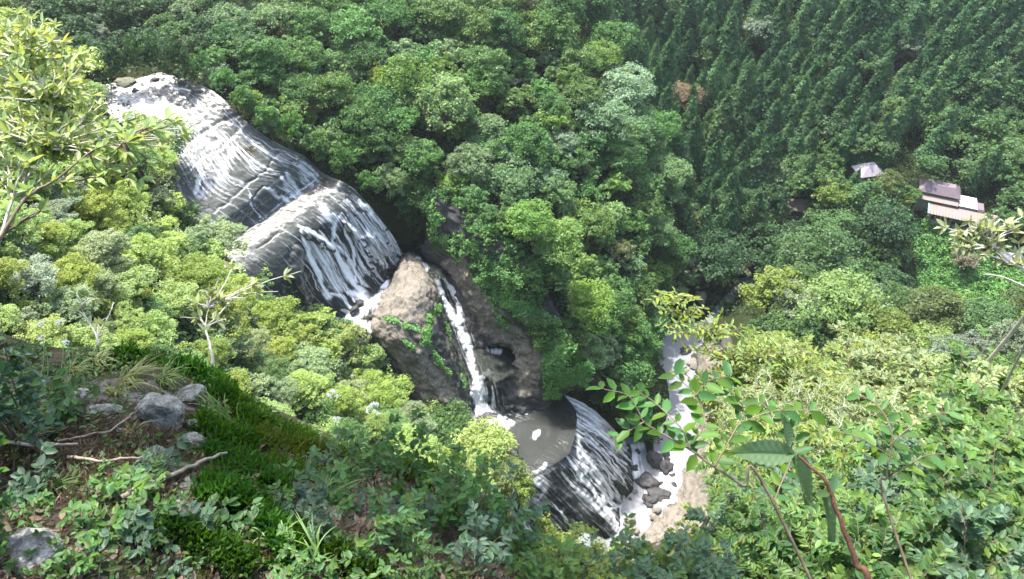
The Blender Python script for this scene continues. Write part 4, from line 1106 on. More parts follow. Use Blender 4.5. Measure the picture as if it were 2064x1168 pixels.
L.box('flat_roof', 6.9, 11.6, 4.0, 9.3, 4.55, 4.75, m_white); L.box('extension_wall', 6.95, 11.4, 4.2, 9.1, -3, 4.54, m_greyw)  # flat roof: glare of the metal is put into the white base colour
L.box('side_roof', 11.65, 13.8, 4.1, 8.2, 3.9, 4.5, m_mauve, hip=.4); L.box('side_wall', 11.7, 13.5, 4.3, 8, -3, 3.88, m_greyw)
L = Lo(1752, 364, .5, math.radians(12), 'small house with a pale mauve hipped roof among the trees', 'house')
L.box('wall', -2.6, 3.2, 0, 4.6, -5, 2.0, m_greyw); L.box('roof', -3.6, 3.9, -.8, 5.2, 2.0, 4.0, m_lmauve, hip=1.9); L.box('window', -1.6, 1.4, -.08, .02, .6, 1.6, m_dkgl); L.box('porch_roof', 3.2, 5.2, -.6, 3.4, 1.1, 1.9, m_mauve, hip=.5); L.box('porch_wall', 3.5, 4.9, -.3, 3.1, -5, 1.1, m_greyw)
L = Lo(1600, 437, .6, math.radians(-6), 'brown shed with white lettering on its dark front below the cedars', 'shed')
L.box('wall', -1.8, 3.6, .2, 4, -5, 2.2, m_redw); L.box('roof', -2.2, 4.0, -.6, 4.2, 2.2, 2.5, m_tanr, slope=1.0); L.box('beam', -2.0, 3.8, -.05, .17, 1.5, 1.9, m_darkw); sg = L.box('sign', -1.8, 2.0, -.12, .1, -.9, .5, m_darkw)
fc = bpy.data.curves.new('lettering', 'FONT'); fc.body = '1DE'; fc.size = 1.5; fc.extrude = .04; fc.shear = .3; fc.offset = .03
fc.materials.append(m_white); ft = bpy.data.objects.new('tmp', fc); COL.objects.link(ft); bpy.context.view_layer.update(); lm = bpy.data.meshes.new_from_object(ft.evaluated_get(bpy.context.evaluated_depsgraph_get())); bpy.data.objects.remove(ft)
fo = obj('lettering', lm, m_white, sg); fo.location = (-1.55, -.2, -.75); fo.rotation_euler = (math.radians(90), 0, 0)
L = Lo(1690, 442, .6, math.radians(-6), 'long dark red covered walkway half hidden behind the trees', 'covered_walkway')
L.box('wall', -7, 6, 0, 2.4, -4, 1.3, m_redw); L.box('roof', -7.4, 6.4, -.4, 3.2, 2.3, 2.5, m_darkw, slope=.4)
for i in range(8): L.box('post', -6.8 + i * 1.8, -6.6 + i * 1.8, -.1, -.02, -.5, 2.3, m_darkw)
for i in (3, 5, 6): L.box('pale_panel', -6.4 + i * 1.8, -5.2 + i * 1.8, -.06, -.01, .5, 1.1, m_beige)
L = Lo(2034, 535, .5, math.radians(-15), 'low grey roofed hut with an orange-red edge above the vine slope', 'hut')
L.box('wall', -3, 3, 0, 3, -4, 1.6, m_greyw); L.box('roof', -3.6, 3.6, -.5, 3.6, 1.6, 2.4, m_greyw, hip=1.0); L.box('edge_board', -3.6, 2.0, -.62, -.52, 1.2, 1.65, m_or); L.box('skylight', 1.0, 1.6, .6, 1.2, 2.3, 2.5, m_white)
pp = hit(1889, 386, 1.0)[0]
mb = MB(); mb.tube([(0, 0, -6), (0, 0, 0), (.5, 0, 6.5)], [.13, .12, .09], 8); mb.tube([(-.5, 0, 5.6), (1.3, 0, 5.7)], [.05, .05], 6)
obj('utility_pole', mb.mesh('utility_pole'), m_greyw, label='thin pale utility pole behind the mauve roof', cat='pole', loc=tuple(pp))
# ------------------------------------------------------------------ the ledge and bank the photographer stands on
NP_ = [(0,1300,2.0),(300,1300,2.0),(700,1300,2.2),(1100,1300,2.6),(0,1000,2.9),(300,1000,2.9),(600,1050,2.9),(800,1080,3.1),(960,1120,3.5),(0,850,3.6),(200,850,3.6),(400,880,3.6),(550,930,3.7),(750,960,4.0),(880,1000,4.1),
 (0,760,4.3),(200,750,4.4),(380,790,4.3),(470,860,4.2),(-300,760,4.4),(-300,1000,2.9),(-400,1300,2.0),(-600,900,3.2)]
NE_ = [(-400,720,5.2),(-100,700,5.1),(60,700,5.1),(200,705,5.0),(290,705,4.9),(380,735,4.9),(450,770,4.8),(510,860,4.5),(600,895,4.5),(740,915,4.6),(880,950,4.6),(985,1030,4.4),(1070,1130,4.3)]
npts = [at_t(u, v, t) for u, v, t in NP_]
for k, (u, v, t) in enumerate(NE_):
    p = at_t(u, v, t); npts.append(p)
    ox = .15 if u < 400 else .55
    npts += [p + np.array([ox, .45, -1.5 if u < 700 else -2.6]), p + np.array([ox * 2, 1.3, -5.0])]
npts += [np.array(p, float) for p in ((1.5,.4,-3.6),(1.5,2,-6.0),(2.5,4,-11),(3,6,-15),(5,1,-4.6),(5,4,-7.6),(8,1,-5),(8,5,-8.2),(6,7,-13),(4,8,-18),(1.6,4,-13),(.2,3,-8.5),(.1,3.6,-11),(2.2,2.6,-8.5),(2.5,-1,-2.3),(6,-1,-2.8),(-2,-1,-1.72),(0,-1.5,-1.65),(-5,-1,-1.7),(0,-4,-.8),(8,-4,-1),(-6,-4,-.8),
  (0,9,-22),(-5,9,-20),(8,11,-20),(-8,6,-9),(-8,2,-2.4),(12,4,-8),(12,11,-18),(0,12,-26),(-8,12,-24),(.9,1.5,-5.6),(1.0,3.0,-9),(.6,2.6,-7.5),(1.3,2.2,-7.6),(.45,2.2,-6.4))]
npts = np.array(npts)
Dn = ((npts[:, None, :2] - npts[None, :, :2]) ** 2).sum(-1); nn_ = len(npts)
An = np.zeros((nn_ + 3,) * 2)
An[:nn_, :nn_] = np.sqrt(Dn + .01) + .01 * np.eye(nn_); An[:nn_, nn_] = 1; An[nn_, :nn_] = 1; An[:nn_, nn_ + 1:] = npts[:, :2]; An[nn_ + 1:, :nn_] = npts[:, :2].T
Wn = np.linalg.solve(An, np.concatenate([npts[:, 2], np.zeros(3)]))
NS = .06
nx = np.arange(-8.5, 12.5, NS); ny = np.arange(-4.5, 12, NS)
NX, NY = np.meshgrid(nx, ny)
NZ = np.empty(NX.size)
_x, _y = NX.ravel(), NY.ravel()
for i in range(0, NX.size, 20000):
    X, Y = _x[i:i + 20000], _y[i:i + 20000]
    NZ[i:i + 20000] = np.sqrt((X[:, None] - npts[None, :, 0]) ** 2 + (Y[:, None] - npts[None, :, 1]) ** 2 + .01) @ Wn[:nn_] + Wn[nn_] + X * Wn[nn_ + 1] + Y * Wn[nn_ + 2]
NZ = NZ.reshape(NX.shape)
_q = np.stack([NX, NY, NX * 0], -1)
NZ += fbm(_q * 1.3, 4, 71) * .10 + np.abs(fbm(_q * 4, 3, 72)) * .05
def ng(x, y):
    fx = np.clip((np.asarray(x, float) - nx[0]) / NS, 0, len(nx) - 1.001); fy = np.clip((np.asarray(y, float) - ny[0]) / NS, 0, len(ny) - 1.001)
    i = fx.astype(int); j = fy.astype(int); a = fx - i; b = fy - j
    return (NZ[j, i] * (1 - a) + NZ[j, i + 1] * a) * (1 - b) + (NZ[j + 1, i] * (1 - a) + NZ[j + 1, i + 1] * a) * b
def nhit(u, v, off=0.0):
    """points on the near ground in the view of pixels (arrays); nan where there is none"""
    u = np.atleast_1d(np.asarray(u, float)); v = np.atleast_1d(np.asarray(v, float))
    r = ray(u, v); t = np.full(len(u), 1.0); done = np.zeros(len(u), bool)
    for _ in range(500):
        p = r * t[:, None]
        done |= (p[:, 2] - ng(p[:, 0], p[:, 1]) - off) < 0
        t = np.where(done, t, t + .02)
    p = r * t[:, None]; p[~done] = np.nan
    return p
m_soil, n, b = mat('soil')
c = coords(n)
f1 = noise(n, 1.7, 5, .65, c); f2 = noise(n, 14, 5, .7, c); f3 = noise(n, 60, 3, .6, c)
rockc = mixc(n, f2, (.05, .045, .04), (.30, .28, .26))
soilc = mixc(n, f3, (.018, .014, .010), (.075, .060, .043))
mossc = mixc(n, f2, (.02, .035, .008), (.05, .08, .015))
cc = mixc(n, ramp(n, f1, [(.56, 0), (.64, 1)]), soilc, rockc)
cc = mixc(n, ramp(n, noise(n, 2.6, 4, .6, c), [(.52, 0), (.64, 1)]), cc, mossc)
n.links.new(cc, b.inputs['Base Color']); b.inputs['Roughness'].default_value = .9; b.inputs['Specular IOR Level'].default_value = .2
n.links.new(bump(n, mathn(n, 'ADD', f2, mathn(n, 'MULTIPLY', f3, .4)), .9, .03), b.inputs['Normal'])
obj('ground', make_mesh('ground', np.stack([NX, NY, NZ], -1).reshape(-1, 3), grid_faces(len(ny), len(nx)), True), m_soil, kind='structure')

# ------------------------------------------------------------------ near materials
m_nleaf = leaf_mat('near_leaves', trans=.45, var=.36, hue=.035, rough=.45, spec=.32)
m_moss = leaf_mat('moss_fronds', trans=.35, var=.35, hue=.02, rough=.6, spec=.2)
m_twig = bark_mat('twig_bark', (.11, .08, .05), (.24, .18, .12))
m_twigp = bark_mat('pale_twig_bark', (.42, .38, .30), (.62, .58, .50))
m_lich, n, b = mat('lichen_rock')
c = coords(n)
f1 = noise(n, 2.2, 6, .65, c); f2 = noise(n, 9, 5, .7, c)
cc = mixc(n, ramp(n, f1, [(.38, 0), (.6, 1)]), (.16, .155, .135), (.42, .41, .37))
cc = mixc(n, ramp(n, f2, [(.56, 0), (.66, .85)]), cc, (.55, .54, .50))
cc = mixc(n, ramp(n, noise(n, 3, 4, .6, c), [(.55, 0), (.7, .8)]), cc, (.06, .08, .03))
n.links.new(cc, b.inputs['Base Color']); b.inputs['Roughness'].default_value = .85; b.inputs['Specular IOR Level'].default_value = .25
n.links.new(bump(n, mathn(n, 'ADD', f1, f2), .6, .3), b.inputs['Normal'])
rngN = np.random.default_rng(77)

def stone(u, v, rpx, label, seed, asp=(1.2, .9, .75), rz=0.0, sink=.35):
    p = nhit(u, v)[0]
    if np.isnan(p[0]): print('stone missed', u, v); return
    t = np.linalg.norm(p) / np.linalg.norm(ray(u, v)); r = rpx * t / F
    me = boulder_mesh(seed, 4, rough=.5, flat=1)
    for a_ in ('tan', 'moss', 'brown'): me.attributes.remove(me.attributes[a_])
    me.polygons.foreach_set('use_smooth', np.zeros(len(me.polygons), bool))
    o = obj('stone', me, m_lich, label=label, cat='stone', group='stones on the mossy ledge', loc=tuple(p + [0, 0, r * (asp[2] - sink)]))
    o.scale = tuple(r * a_ for a_ in asp); o.rotation_euler = (rngN.uniform(-.3, .3), rngN.uniform(-.3, .3), rz)
stone(328, 856, 46, 'biggest grey stone in the middle of the mossy ledge', 61, (1.0, .9, 1.0))
stone(374, 803, 28, 'flat-topped stone behind the biggest grey stone on the ledge', 62, (1.4, .8, .6), .4)
stone(394, 893, 26, 'pale speckled stone just right of the biggest grey stone', 63, (1.2, .8, .6), -.2)
stone(388, 862, 18, 'small stone wedged between the biggest stone and the moss', 64)
stone(205, 835, 30, 'whitish slab of rock left of the biggest grey stone', 65, (1.3, .8, .45), .3)
stone(165, 800, 22, 'small pale stone at the back of the ledge beside the grass', 66, (1.3, .8, .5))
stone(318, 925, 34, 'pale broken stone in front of the biggest grey stone', 67, (1.2, .8, .5), .5)
stone(352, 950, 24, 'lichen-covered stone lying under the brown stick', 68, (.8, 1.2, .6))
stone(375, 985, 22, 'whitish stone below the upper end of the brown stick', 69, (.8, 1.1, .6))
stone(488, 878, 13, 'small rounded stone sunk in moss at the ledge rim', 70)
stone(472, 945, 15, 'small grey stone above the middle moss band', 71)
stone(55, 1125, 62, 'white-speckled rock in the bottom left corner', 72, (1.3, .9, .6), .3)
stone(110, 820, 26, 'grey stone half hidden behind the dark leafy shrub', 73, (1.3, .8, .5))
stone(1035, 1078, 36, 'white-flecked brown stone at the right end of the ledge', 74, (1.2, .9, .6))
stone(735, 1045, 20, 'tan stone among dead leaves in front of the saplings', 75, (1.3, .9, .4))
for k, (u, v, r) in enumerate([(250,868,11),(290,905,12),(420,930,10),(180,868,13),(345,985,11),(225,955,10),(360,1020,12),(150,975,11),(300,1060,12),(540,1000,9),(690,1080,12),(450,900,8)]):
    stone(u, v, r, 'small whitish stone on the ledge, %d%% across and %d%% down the photo' % (round(u / 20.64), round(v / 11.68)), 640 + k, (1.3, .9, .6), k * .9)
stone(610, 1010, 16, 'small tan stone in the dead leaves beside the moss', 76, (1.3, .9, .4))

# ------------------------------------------------------------------ moss
def moss(pts, wpx, label, col=(.05, .13, .012), n_=2600, hi=.055, seed=0):
    rng = np.random.default_rng(seed)
    pts = np.array(pts, float); L = len(pts)
    k = rng.uniform(0, L - 1, n_); i = np.minimum(k.astype(int), L - 2); f = (k - i)[:, None]
    c_ = pts[i] * (1 - f) + pts[i + 1] * f
    d = pts[i + 1] - pts[i]; d /= np.linalg.norm(d, axis=1, keepdims=True)
    off = rng.normal(size=n_) * .5
    nrm2 = np.stack([-d[:, 1], d[:, 0]], 1)
    q = c_ + nrm2 * (off * wpx)[:, None]
    P_ = nhit(q[:, 0], q[:, 1]); ok = ~np.isnan(P_[:, 0]); P_ = P_[ok]; off = off[ok]; tt = np.linalg.norm(P_, axis=1); g_ = np.abs(tt - np.median(tt)) < .45; P_ = P_[g_]; off = off[g_]
    if len(P_) < 50: print('moss missed', label); return
    o_ = P_.mean(0)
    t = np.linalg.norm(o_)
    wm = wpx * t / F
    lift = wm * .9 * np.exp(-(off * 1.3) ** 2) * (.8 + .35 * vnoise(P_ * 9, seed))
    P_ = P_ + np.stack([0 * lift, -.1 * lift, lift], 1)
    # mound body under the fronds
    x0, y0, x1, y1 = P_[:, 0].min() - .04, P_[:, 1].min() - .04, P_[:, 0].max() + .04, P_[:, 1].max() + .04
    s = .022
    X, Y = np.meshgrid(np.arange(x0, x1, s), np.arange(y0, y1, s))
    S = np.zeros(X.shape); Wt = np.zeros(X.shape) + 1e-9; dm = np.full(X.shape, 9.)
    sub = rng.choice(len(P_), min(260, len(P_)), replace=False)
    G0 = ng(X, Y)
    for a in sub:
        d2 = (X - P_[a, 0]) ** 2 + (Y - P_[a, 1]) ** 2
        w_ = np.exp(-d2 / (2 * .03 ** 2)); S += w_ * lift[a]; Wt += w_; dm = np.minimum(dm, d2)
    Z = G0 + S / Wt * smooth(Wt, .2, 2.0) - .012 - .03 * (1 - smooth(Wt, .1, 1.0))
    Fq = grid_faces(*X.shape); kp = (np.sqrt(dm).ravel()[Fq] < .10).all(1)
    V0 = np.stack([X, Y, Z], -1).reshape(-1, 3) - o_
    e = obj('moss_cushion', make_mesh('moss_cushion', V0, Fq[kp], True), m_mbody, label=label, cat='moss', group='moss cushions on the ledge', loc=tuple(o_))
    # fronds: narrow folded blades
    n2 = len(P_)
    ax = rng.normal(size=(n2, 3)) * .45 + [0.25, -.25, .95]
    V, Fc = leaves(P_ - o_ + rng.normal(size=(n2, 3)) * .008, ax, rng.normal(size=(n2, 3)), hi * rng.uniform(.6, 1.3, n2), hi * .22)
    fr = obj('fronds', make_mesh('fronds', V, Fc), m_moss, e); fr.color = tuple(col) + (1,)
m_mbody, n, b = mat('moss_body')  # brown mound, darkened to paint shade into the gaps between fronds
c = coords(n); n.links.new(mixc(n, noise(n, 25, 4, .6, c), (.012, .008, .004), (.028, .036, .008)), b.inputs['Base Color']); b.inputs['Roughness'].default_value = 1.0; b.inputs['Specular IOR Level'].default_value = .1
for k, (pts, wpx, lab, col) in enumerate([
 ([(240,702),(300,706),(370,725)], 26, 'dark green moss cushion at the far top corner of the ledge', (.045,.14,.018)),
 ([(360,725),(430,765),(470,800)], 24, 'thick moss cushion along the ledge rim behind the flat-topped stone', (.046,.15,.018)),
 ([(440,775),(495,840),(515,870)], 18, 'narrow moss strip dropping along the steep ledge rim', (.05,.13,.01)),
 ([(490,815),(555,862),(640,885)], 14, 'moss hanging over the outer edge of the ledge', (.06,.14,.018)),
 ([(405,850),(450,880),(520,898)], 20, 'moss patch right of the biggest grey stone', (.055,.15,.012)),
 ([(520,880),(590,905),(650,912),(700,922)], 20, 'brownish-yellow moss along the rim in the middle', (.10,.15,.02)),
 ([(690,922),(790,938),(880,965)], 20, 'moss ridge under the umbel flowers', (.07,.15,.015)),
 ([(420,910),(510,945),(590,985)], 24, 'broad moss band above the brown stick end', (.045,.14,.018)),
 ([(410,985),(500,1015),(560,1075),(600,1140)], 34, 'big feathery moss bank in the lower middle', (.045,.15,.018)),
 ([(340,1070),(430,1100),(500,1150)], 30, 'lowest feathery moss bank near the bottom edge', (.05,.13,.014)),
 ([(950,1050),(1010,1075),(1060,1130)], 20, 'dark moss at the right-hand end of the ledge', (.06,.12,.012)),
 ([(600,1080),(680,1120),(760,1165)], 22, 'moss under the leafy saplings at the bottom', (.06,.13,.015)),
 ([(540,940),(640,970)], 15, 'small moss tuft between stones and dead leaves', (.08,.15,.015))]):
    moss(pts, wpx, lab, col, 2700 if wpx > 25 else 2600, seed=500 + k)

# ------------------------------------------------------------------ dead leaves and needles
m_dead = leaf_mat('dead_leaves', (.17, .13, .09), trans=.15, var=.45, hue=.03, rough=.7, spec=.2)
def litter(name, polys, n, L, asp, seed):
    rng = np.random.default_rng(seed); P_ = []
    for poly, sh in polys:
        us = [p[0] for p in poly]; vs = [p[1] for p in poly]; k = int(n * sh)
        u = rng.uniform(min(us), max(us), k * 2); v = rng.uniform(min(vs), max(vs), k * 2)
        m_ = in_poly(u, v, poly); u, v = u[m_][:k], v[m_][:k]
        p = nhit(u, v); P_.append(p[~np.isnan(p[:, 0])])
    P_ = np.concatenate(P_); n_ = len(P_)
    P_[:, 2] += rng.uniform(.003, .03, n_)
    ax = rng.normal(size=(n_, 3)) * [1, 1, .25]; nr = rng.normal(size=(n_, 3)) * .4 + [0, -.3, 1]
    l = L * rng.uniform(.6, 1.4, n_)
    V, Fc = leaves(P_, ax, nr, l, l * asp)
    obj(name, make_mesh(name, V, Fc), m_dead, kind='stuff')
LEDGE = [(-40,700),(300,710),(470,800),(520,880),(740,920),(900,970),(1000,1060),(1080,1168),(1080,1200),(-40,1200)]
litter('needle_litter', [(LEDGE, .5), ([(0,830),(330,860),(420,950),(300,1050),(0,1000)], .5)], 9000, .05, .045, 31)
litter('leaf_litter', [(LEDGE, .35), ([(560,920),(780,960),(900,1060),(820,1160),(640,1080)], .5), ([(930,1060),(1060,1100),(1060,1180),(950,1180)], .15)], 3800, .035, .5, 32)

m_cov = leaf_mat('ground_cover_leaves', (.07, .14, .03), trans=.35, var=.45, hue=.04, rough=.5)
def cover(n_, poly_sh, size, seed):
    rng = np.random.default_rng(seed); P_ = []
    for poly, sh in poly_sh:
        us = [p[0] for p in poly]; vs = [p[1] for p in poly]; k = int(n_ * sh)
        u = rng.uniform(min(us), max(us), k * 3); v = rng.uniform(min(vs), max(vs), k * 3)
        m_ = in_poly(u, v, poly) & (fbm(np.stack([u / 60, v / 60, u * 0], -1), 3, 5) > -.25); u, v = u[m_][:k], v[m_][:k]
        p = nhit(u, v); P_.append(p[~np.isnan(p[:, 0])])
    P_ = np.concatenate(P_); P_ = P_[P_[:, 2] > -7]; m2 = len(P_); P_[:, 2] += rng.uniform(.005, .05, m2)
    l = size * rng.uniform(.5, 1.3, m2)
    V, Fc = leaves(P_, rng.normal(size=(m2, 3)) * [1, 1, .5], rng.normal(size=(m2, 3)) * .45 + [0, -.2, 1], l, l * .55)
    obj('ground_cover', make_mesh('ground_cover', V, Fc), m_cov, kind='stuff')
cover(9000, [([(460,720),(560,840),(720,880),(900,930),(1010,1010),(1100,1120),(1100,1190),(1000,1080),(860,970),(700,930),(540,900),(470,830)], .45), ([(-40,690),(240,700),(330,740),(200,800),(-40,800)], .2), (LEDGE, .35)], .03, 33)

# ------------------------------------------------------------------ grass tufts
def tuft(u, v, L, n_, label, seed, col=(.16, .24, .06), lean=(.5, .1)):
    p = nhit(u, v)[0]
    if np.isnan(p[0]): print('tuft missed', u, v); return
    rng = np.random.default_rng(seed); V = []; Fq = []; c_ = 0
    for _ in range(n_):
        a = rng.uniform(0, 6.28); l = L * rng.uniform(.5, 1.1); h = np.array([math.cos(a) + lean[0], math.sin(a) + lean[1], 0]) * l * rng.uniform(.3, .6)
        s = np.linspace(0, 1, 8)[:, None]
        path = np.array([rng.normal() * .02, rng.normal() * .02, 0]) + h * s ** 1.3 + np.array([0, 0, 1]) * l * (s * .95 - s ** 2.4 * .65)
        w_ = .0032 * (1 - s ** 2) * rng.uniform(.7, 1.2) + .0004
        side = np.cross(h, [0, 0, 1]); side /= np.linalg.norm(side) + 1e-9
        V += [path - side * w_, path + side * w_]
        i = np.arange(7); Fq.append(np.stack([c_ + i, c_ + i + 1, c_ + 8 + i + 1, c_ + 8 + i], 1)); c_ += 16
    o = obj('grass_tuft', make_mesh('grass_tuft', np.concatenate(V), np.concatenate(Fq)), m_moss, label=label, cat='grass', group='grass tufts on the ledge', loc=tuple(p))
    o.color = tuple(col) + (1,)
for k, a in enumerate([(262,775,.30,60,'long pale grass arching over the back of the ledge',(.30,.32,.12),(.9,.2)), (235,800,.24,50,'pale grass tuft left of the long arching grass',(.26,.30,.10),(.5,.2)), (330,772,.22,60,'short grass in front of the far moss cushion',(.22,.30,.09),(.6,.1)),
 (455,850,.26,44,'green grass tuft spilling over the ledge rim beside the moss',(.15,.26,.06),(-.8,.2)), (150,760,.2,50,'yellowish grass at the back left of the ledge',(.28,.32,.10),(.4,0)), (200,735,.18,60,'fine grass on the skyline of the ledge',(.28,.33,.12),(.3,0)),
 (110,1000,.16,40,'dark grass tuft on the shaded left of the ledge',(.08,.14,.03),(.4,.2)), (660,1020,.24,26,'grass blades among the dead leaves',(.18,.30,.08),(.3,.3)), (700,985,.3,22,'upright grass blades below the umbel flowers',(.20,.34,.09),(.2,.1)),
 (560,1100,.3,18,'loose grass blades in the big moss bank',(.18,.32,.07),(.5,0)), (640,1150,.3,20,'grass blades at the bottom edge right of the moss',(.18,.32,.08),(-.3,.4)), (270,880,.14,40,'dry grass between the white slab and the biggest stone',(.26,.22,.10),(.2,.1)), (60,900,.2,40,'dry grass under the dark leafy shrub',(.2,.2,.08),(.6,.2))]):
    tuft(a[0], a[1], a[2], a[3], a[4], 600 + k, a[5], a[6])

# fallen stick
def stick(pts, r0, r1, label, m=m_twig, name='fallen_stick', cat='stick'):
    P_ = np.array([nhit(u, v)[0] for u, v in pts]); P_[:, 2] += np.array([.05] * len(P_)) + np.linspace(.01, .05, len(P_))
    P_ = cr(P_, 16); P_ += rngN.normal(size=P_.shape) * .003
    o_ = P_[0].copy(); mb = MB(); mb.tube(P_ - o_, np.linspace(r0, r1, 16), 7)
    return obj(name, mb.mesh(name, True), m, label=label, cat=cat, loc=tuple(o_))
m_stick = bark_mat('weathered_stick', (.16, .12, .09), (.36, .30, .24))
stick([(255,1022),(310,1000),(370,975),(420,955),(465,938)], .012, .006, 'weathered brown stick lying across the ledge below the stones', m_stick)
stick([(0,905),(60,915),(120,920),(180,925)], .009, .005, 'thin grey dead twig on the needles at left', m_stick)
stick([(150,940),(240,950),(330,945)], .007, .004, 'thin dead twig just above the weathered stick', m_stick)
stick([(130,905),(230,890),(300,850)], .006, .003, 'reddish dead twig leaning toward the biggest stone', m_stick)

# ------------------------------------------------------------------ shrubs and saplings
def shrub_variant(seed, nst=7, leafn=1300, L=.045, asp=.5, spread=.42, twig=8, flat=.8, top=.3, whorl=0, lr=.009, down=0, tw=1.0):
    """height 1, root at the origin: arching stems, side twigs, single leaves along them"""
    rng = np.random.default_rng(seed); mb = MB(); P_, A_, N_ = [], [], []
    per = max(3, int(leafn / (nst * twig)))
    for s in range(nst):
        a = 2 * math.pi * (s + rng.uniform(0, .8)) / nst
        R = spread * rng.uniform(.35, 1.1); H = rng.uniform(.72, 1.0)
        k = np.linspace(0, 1, 9)[:, None]
        out = np.array([math.cos(a), math.sin(a), 0])
        path = out * R * k ** 1.5 + np.array([0, 0, H]) * (k * 1.12 - .12 * k ** 3) + np.cumsum(rng.normal(size=(9, 3)) * .012, 0)
        mb.tube(path, lr * (1.05 - k[:, 0] * .8), 5)
        if down and s == 0: mb.tube(cr(np.array([[.35, -.1, -down], [.15, 0, -down * .5], [0, 0, 0]]), 8), np.linspace(lr * 2.4, lr * 1.6, 8), 6)
        for j in range(twig):
            f = top + (1 - top) * (j + rng.uniform(0, 1)) / twig
            q = np.array([np.interp(f, k[:, 0], path[:, c_]) for c_ in range(3)])
            b_ = rng.uniform(0, 6.28); tl = rng.uniform(.12, .26) * (1.25 - f * .6) * tw
            dr = np.array([math.cos(b_), math.sin(b_), rng.uniform(-.05, .55)]) + out * .5
            dr /= np.linalg.norm(dr)
            kk = np.linspace(0, 1, 5)[:, None]
            tp = q + dr * tl * kk + np.array([0, 0, -.05]) * kk ** 2 * tl * 4
            mb.tube(tp, lr * .35 * (1.1 - kk[:, 0] * .8), 4)
            if whorl:
                for c_ in (tp[-1], tp[2]):
                    m_ = per // 2
                    th = rng.uniform(0, 6.28) + np.arange(m_) * 6.283 / m_
                    ax = np.stack([np.cos(th), np.sin(th), rng.uniform(-.3, .25, m_)], 1)
                    P_.append(np.repeat(c_[None], m_, 0)); A_.append(ax); N_.append(rng.normal(size=(m_, 3)) * .2 + [0, 0, 1])
            else:
                f2 = rng.uniform(.1, 1.05, per)
                pp = q + dr * tl * f2[:, None] + np.array([0, 0, -.05]) * (f2 ** 2)[:, None] * tl * 4
                sd_ = np.cross(dr, [0, 0, 1.0]); sd_ /= np.linalg.norm(sd_) + 1e-9
                sg = np.where(np.arange(per) % 2 == 0, 1, -1)[:, None]
                ax = sd_ * sg * rng.uniform(.5, 1.2, (per, 1)) + dr * .6 + rng.normal(size=(per, 3)) * .22 + [0, 0, -.12]
                P_.append(pp); A_.append(ax); N_.append(rng.normal(size=(per, 3)) * (1 - flat) * 1.6 + [0, 0, 1])
    P_, A_, N_ = map(np.concatenate, (P_, A_, N_))
    l = L * rng.uniform(.55, 1.25, len(P_))
    V, Fc = leaves(P_, A_, N_, l, l * asp)
    return mb.mesh('stems', True), make_mesh('leaves', V, Fc)
def plant(name, lib, x, y, z0, H, col, label, cat, group, wide=1.0, rz=None, barkm=None, lean=(0, 0), parts=('stems', 'leaves')):
    i = int(rngN.integers(len(lib)))
    e = empty(name, (x, y, z0), label, cat, group, rngN.uniform(0, 6.28) if rz is None else rz, (H * wide, H * wide, H))
    obj(parts[0], lib[i][0], None, e)
    l = obj(parts[1], lib[i][1], None, e)
    l.color = tuple(np.array(col) * rngN.uniform(.85, 1.15)) + (1,)
    return e
def vlib(n_, m_bk, **kw):
    out = []
    for i in range(n_):
        a, b_ = shrub_variant(kw.pop('seed', 0) + i * 17 if False else kw['seed_'] + i * 17, **{k: v for k, v in kw.items() if k != 'seed_'})
        a.materials.append(m_bk); b_.materials.append(m_nleaf); out.append((a, b_))
    return out
SH_A = vlib(4, m_twig, seed_=801, nst=9, leafn=3400, L=.062, asp=.40, spread=.52, twig=14, down=2.6, tw=1.3, top=.15, lr=.008)       # pointed leaves
SH_B = vlib(4, m_twigp, seed_=901, nst=9, leafn=4600, L=.048, asp=.30, spread=.55, twig=17, down=2.6, tw=1.3, top=.15, lr=.008)       # narrow pale leaflets
SH_C = vlib(4, m_twig, seed_=1001, nst=8, leafn=2500, L=.068, asp=.60, spread=.52, twig=13, down=2.6, tw=1.3, top=.15, lr=.008)       # broad leaves
SH_D = vlib(3, m_twig, seed_=1051, nst=7, leafn=900, L=.085, asp=.60, spread=.40, twig=10)
SAP = vlib(5, m_twig, seed_=1101, nst=4, leafn=230, L=.085, asp=.55, spread=.34, twig=7, lr=.007, top=.25)
SEED = vlib(4, m_twig, seed_=1201, nst=6, leafn=110, L=.22, asp=.60, spread=.6, twig=3, lr=.010, top=.35)

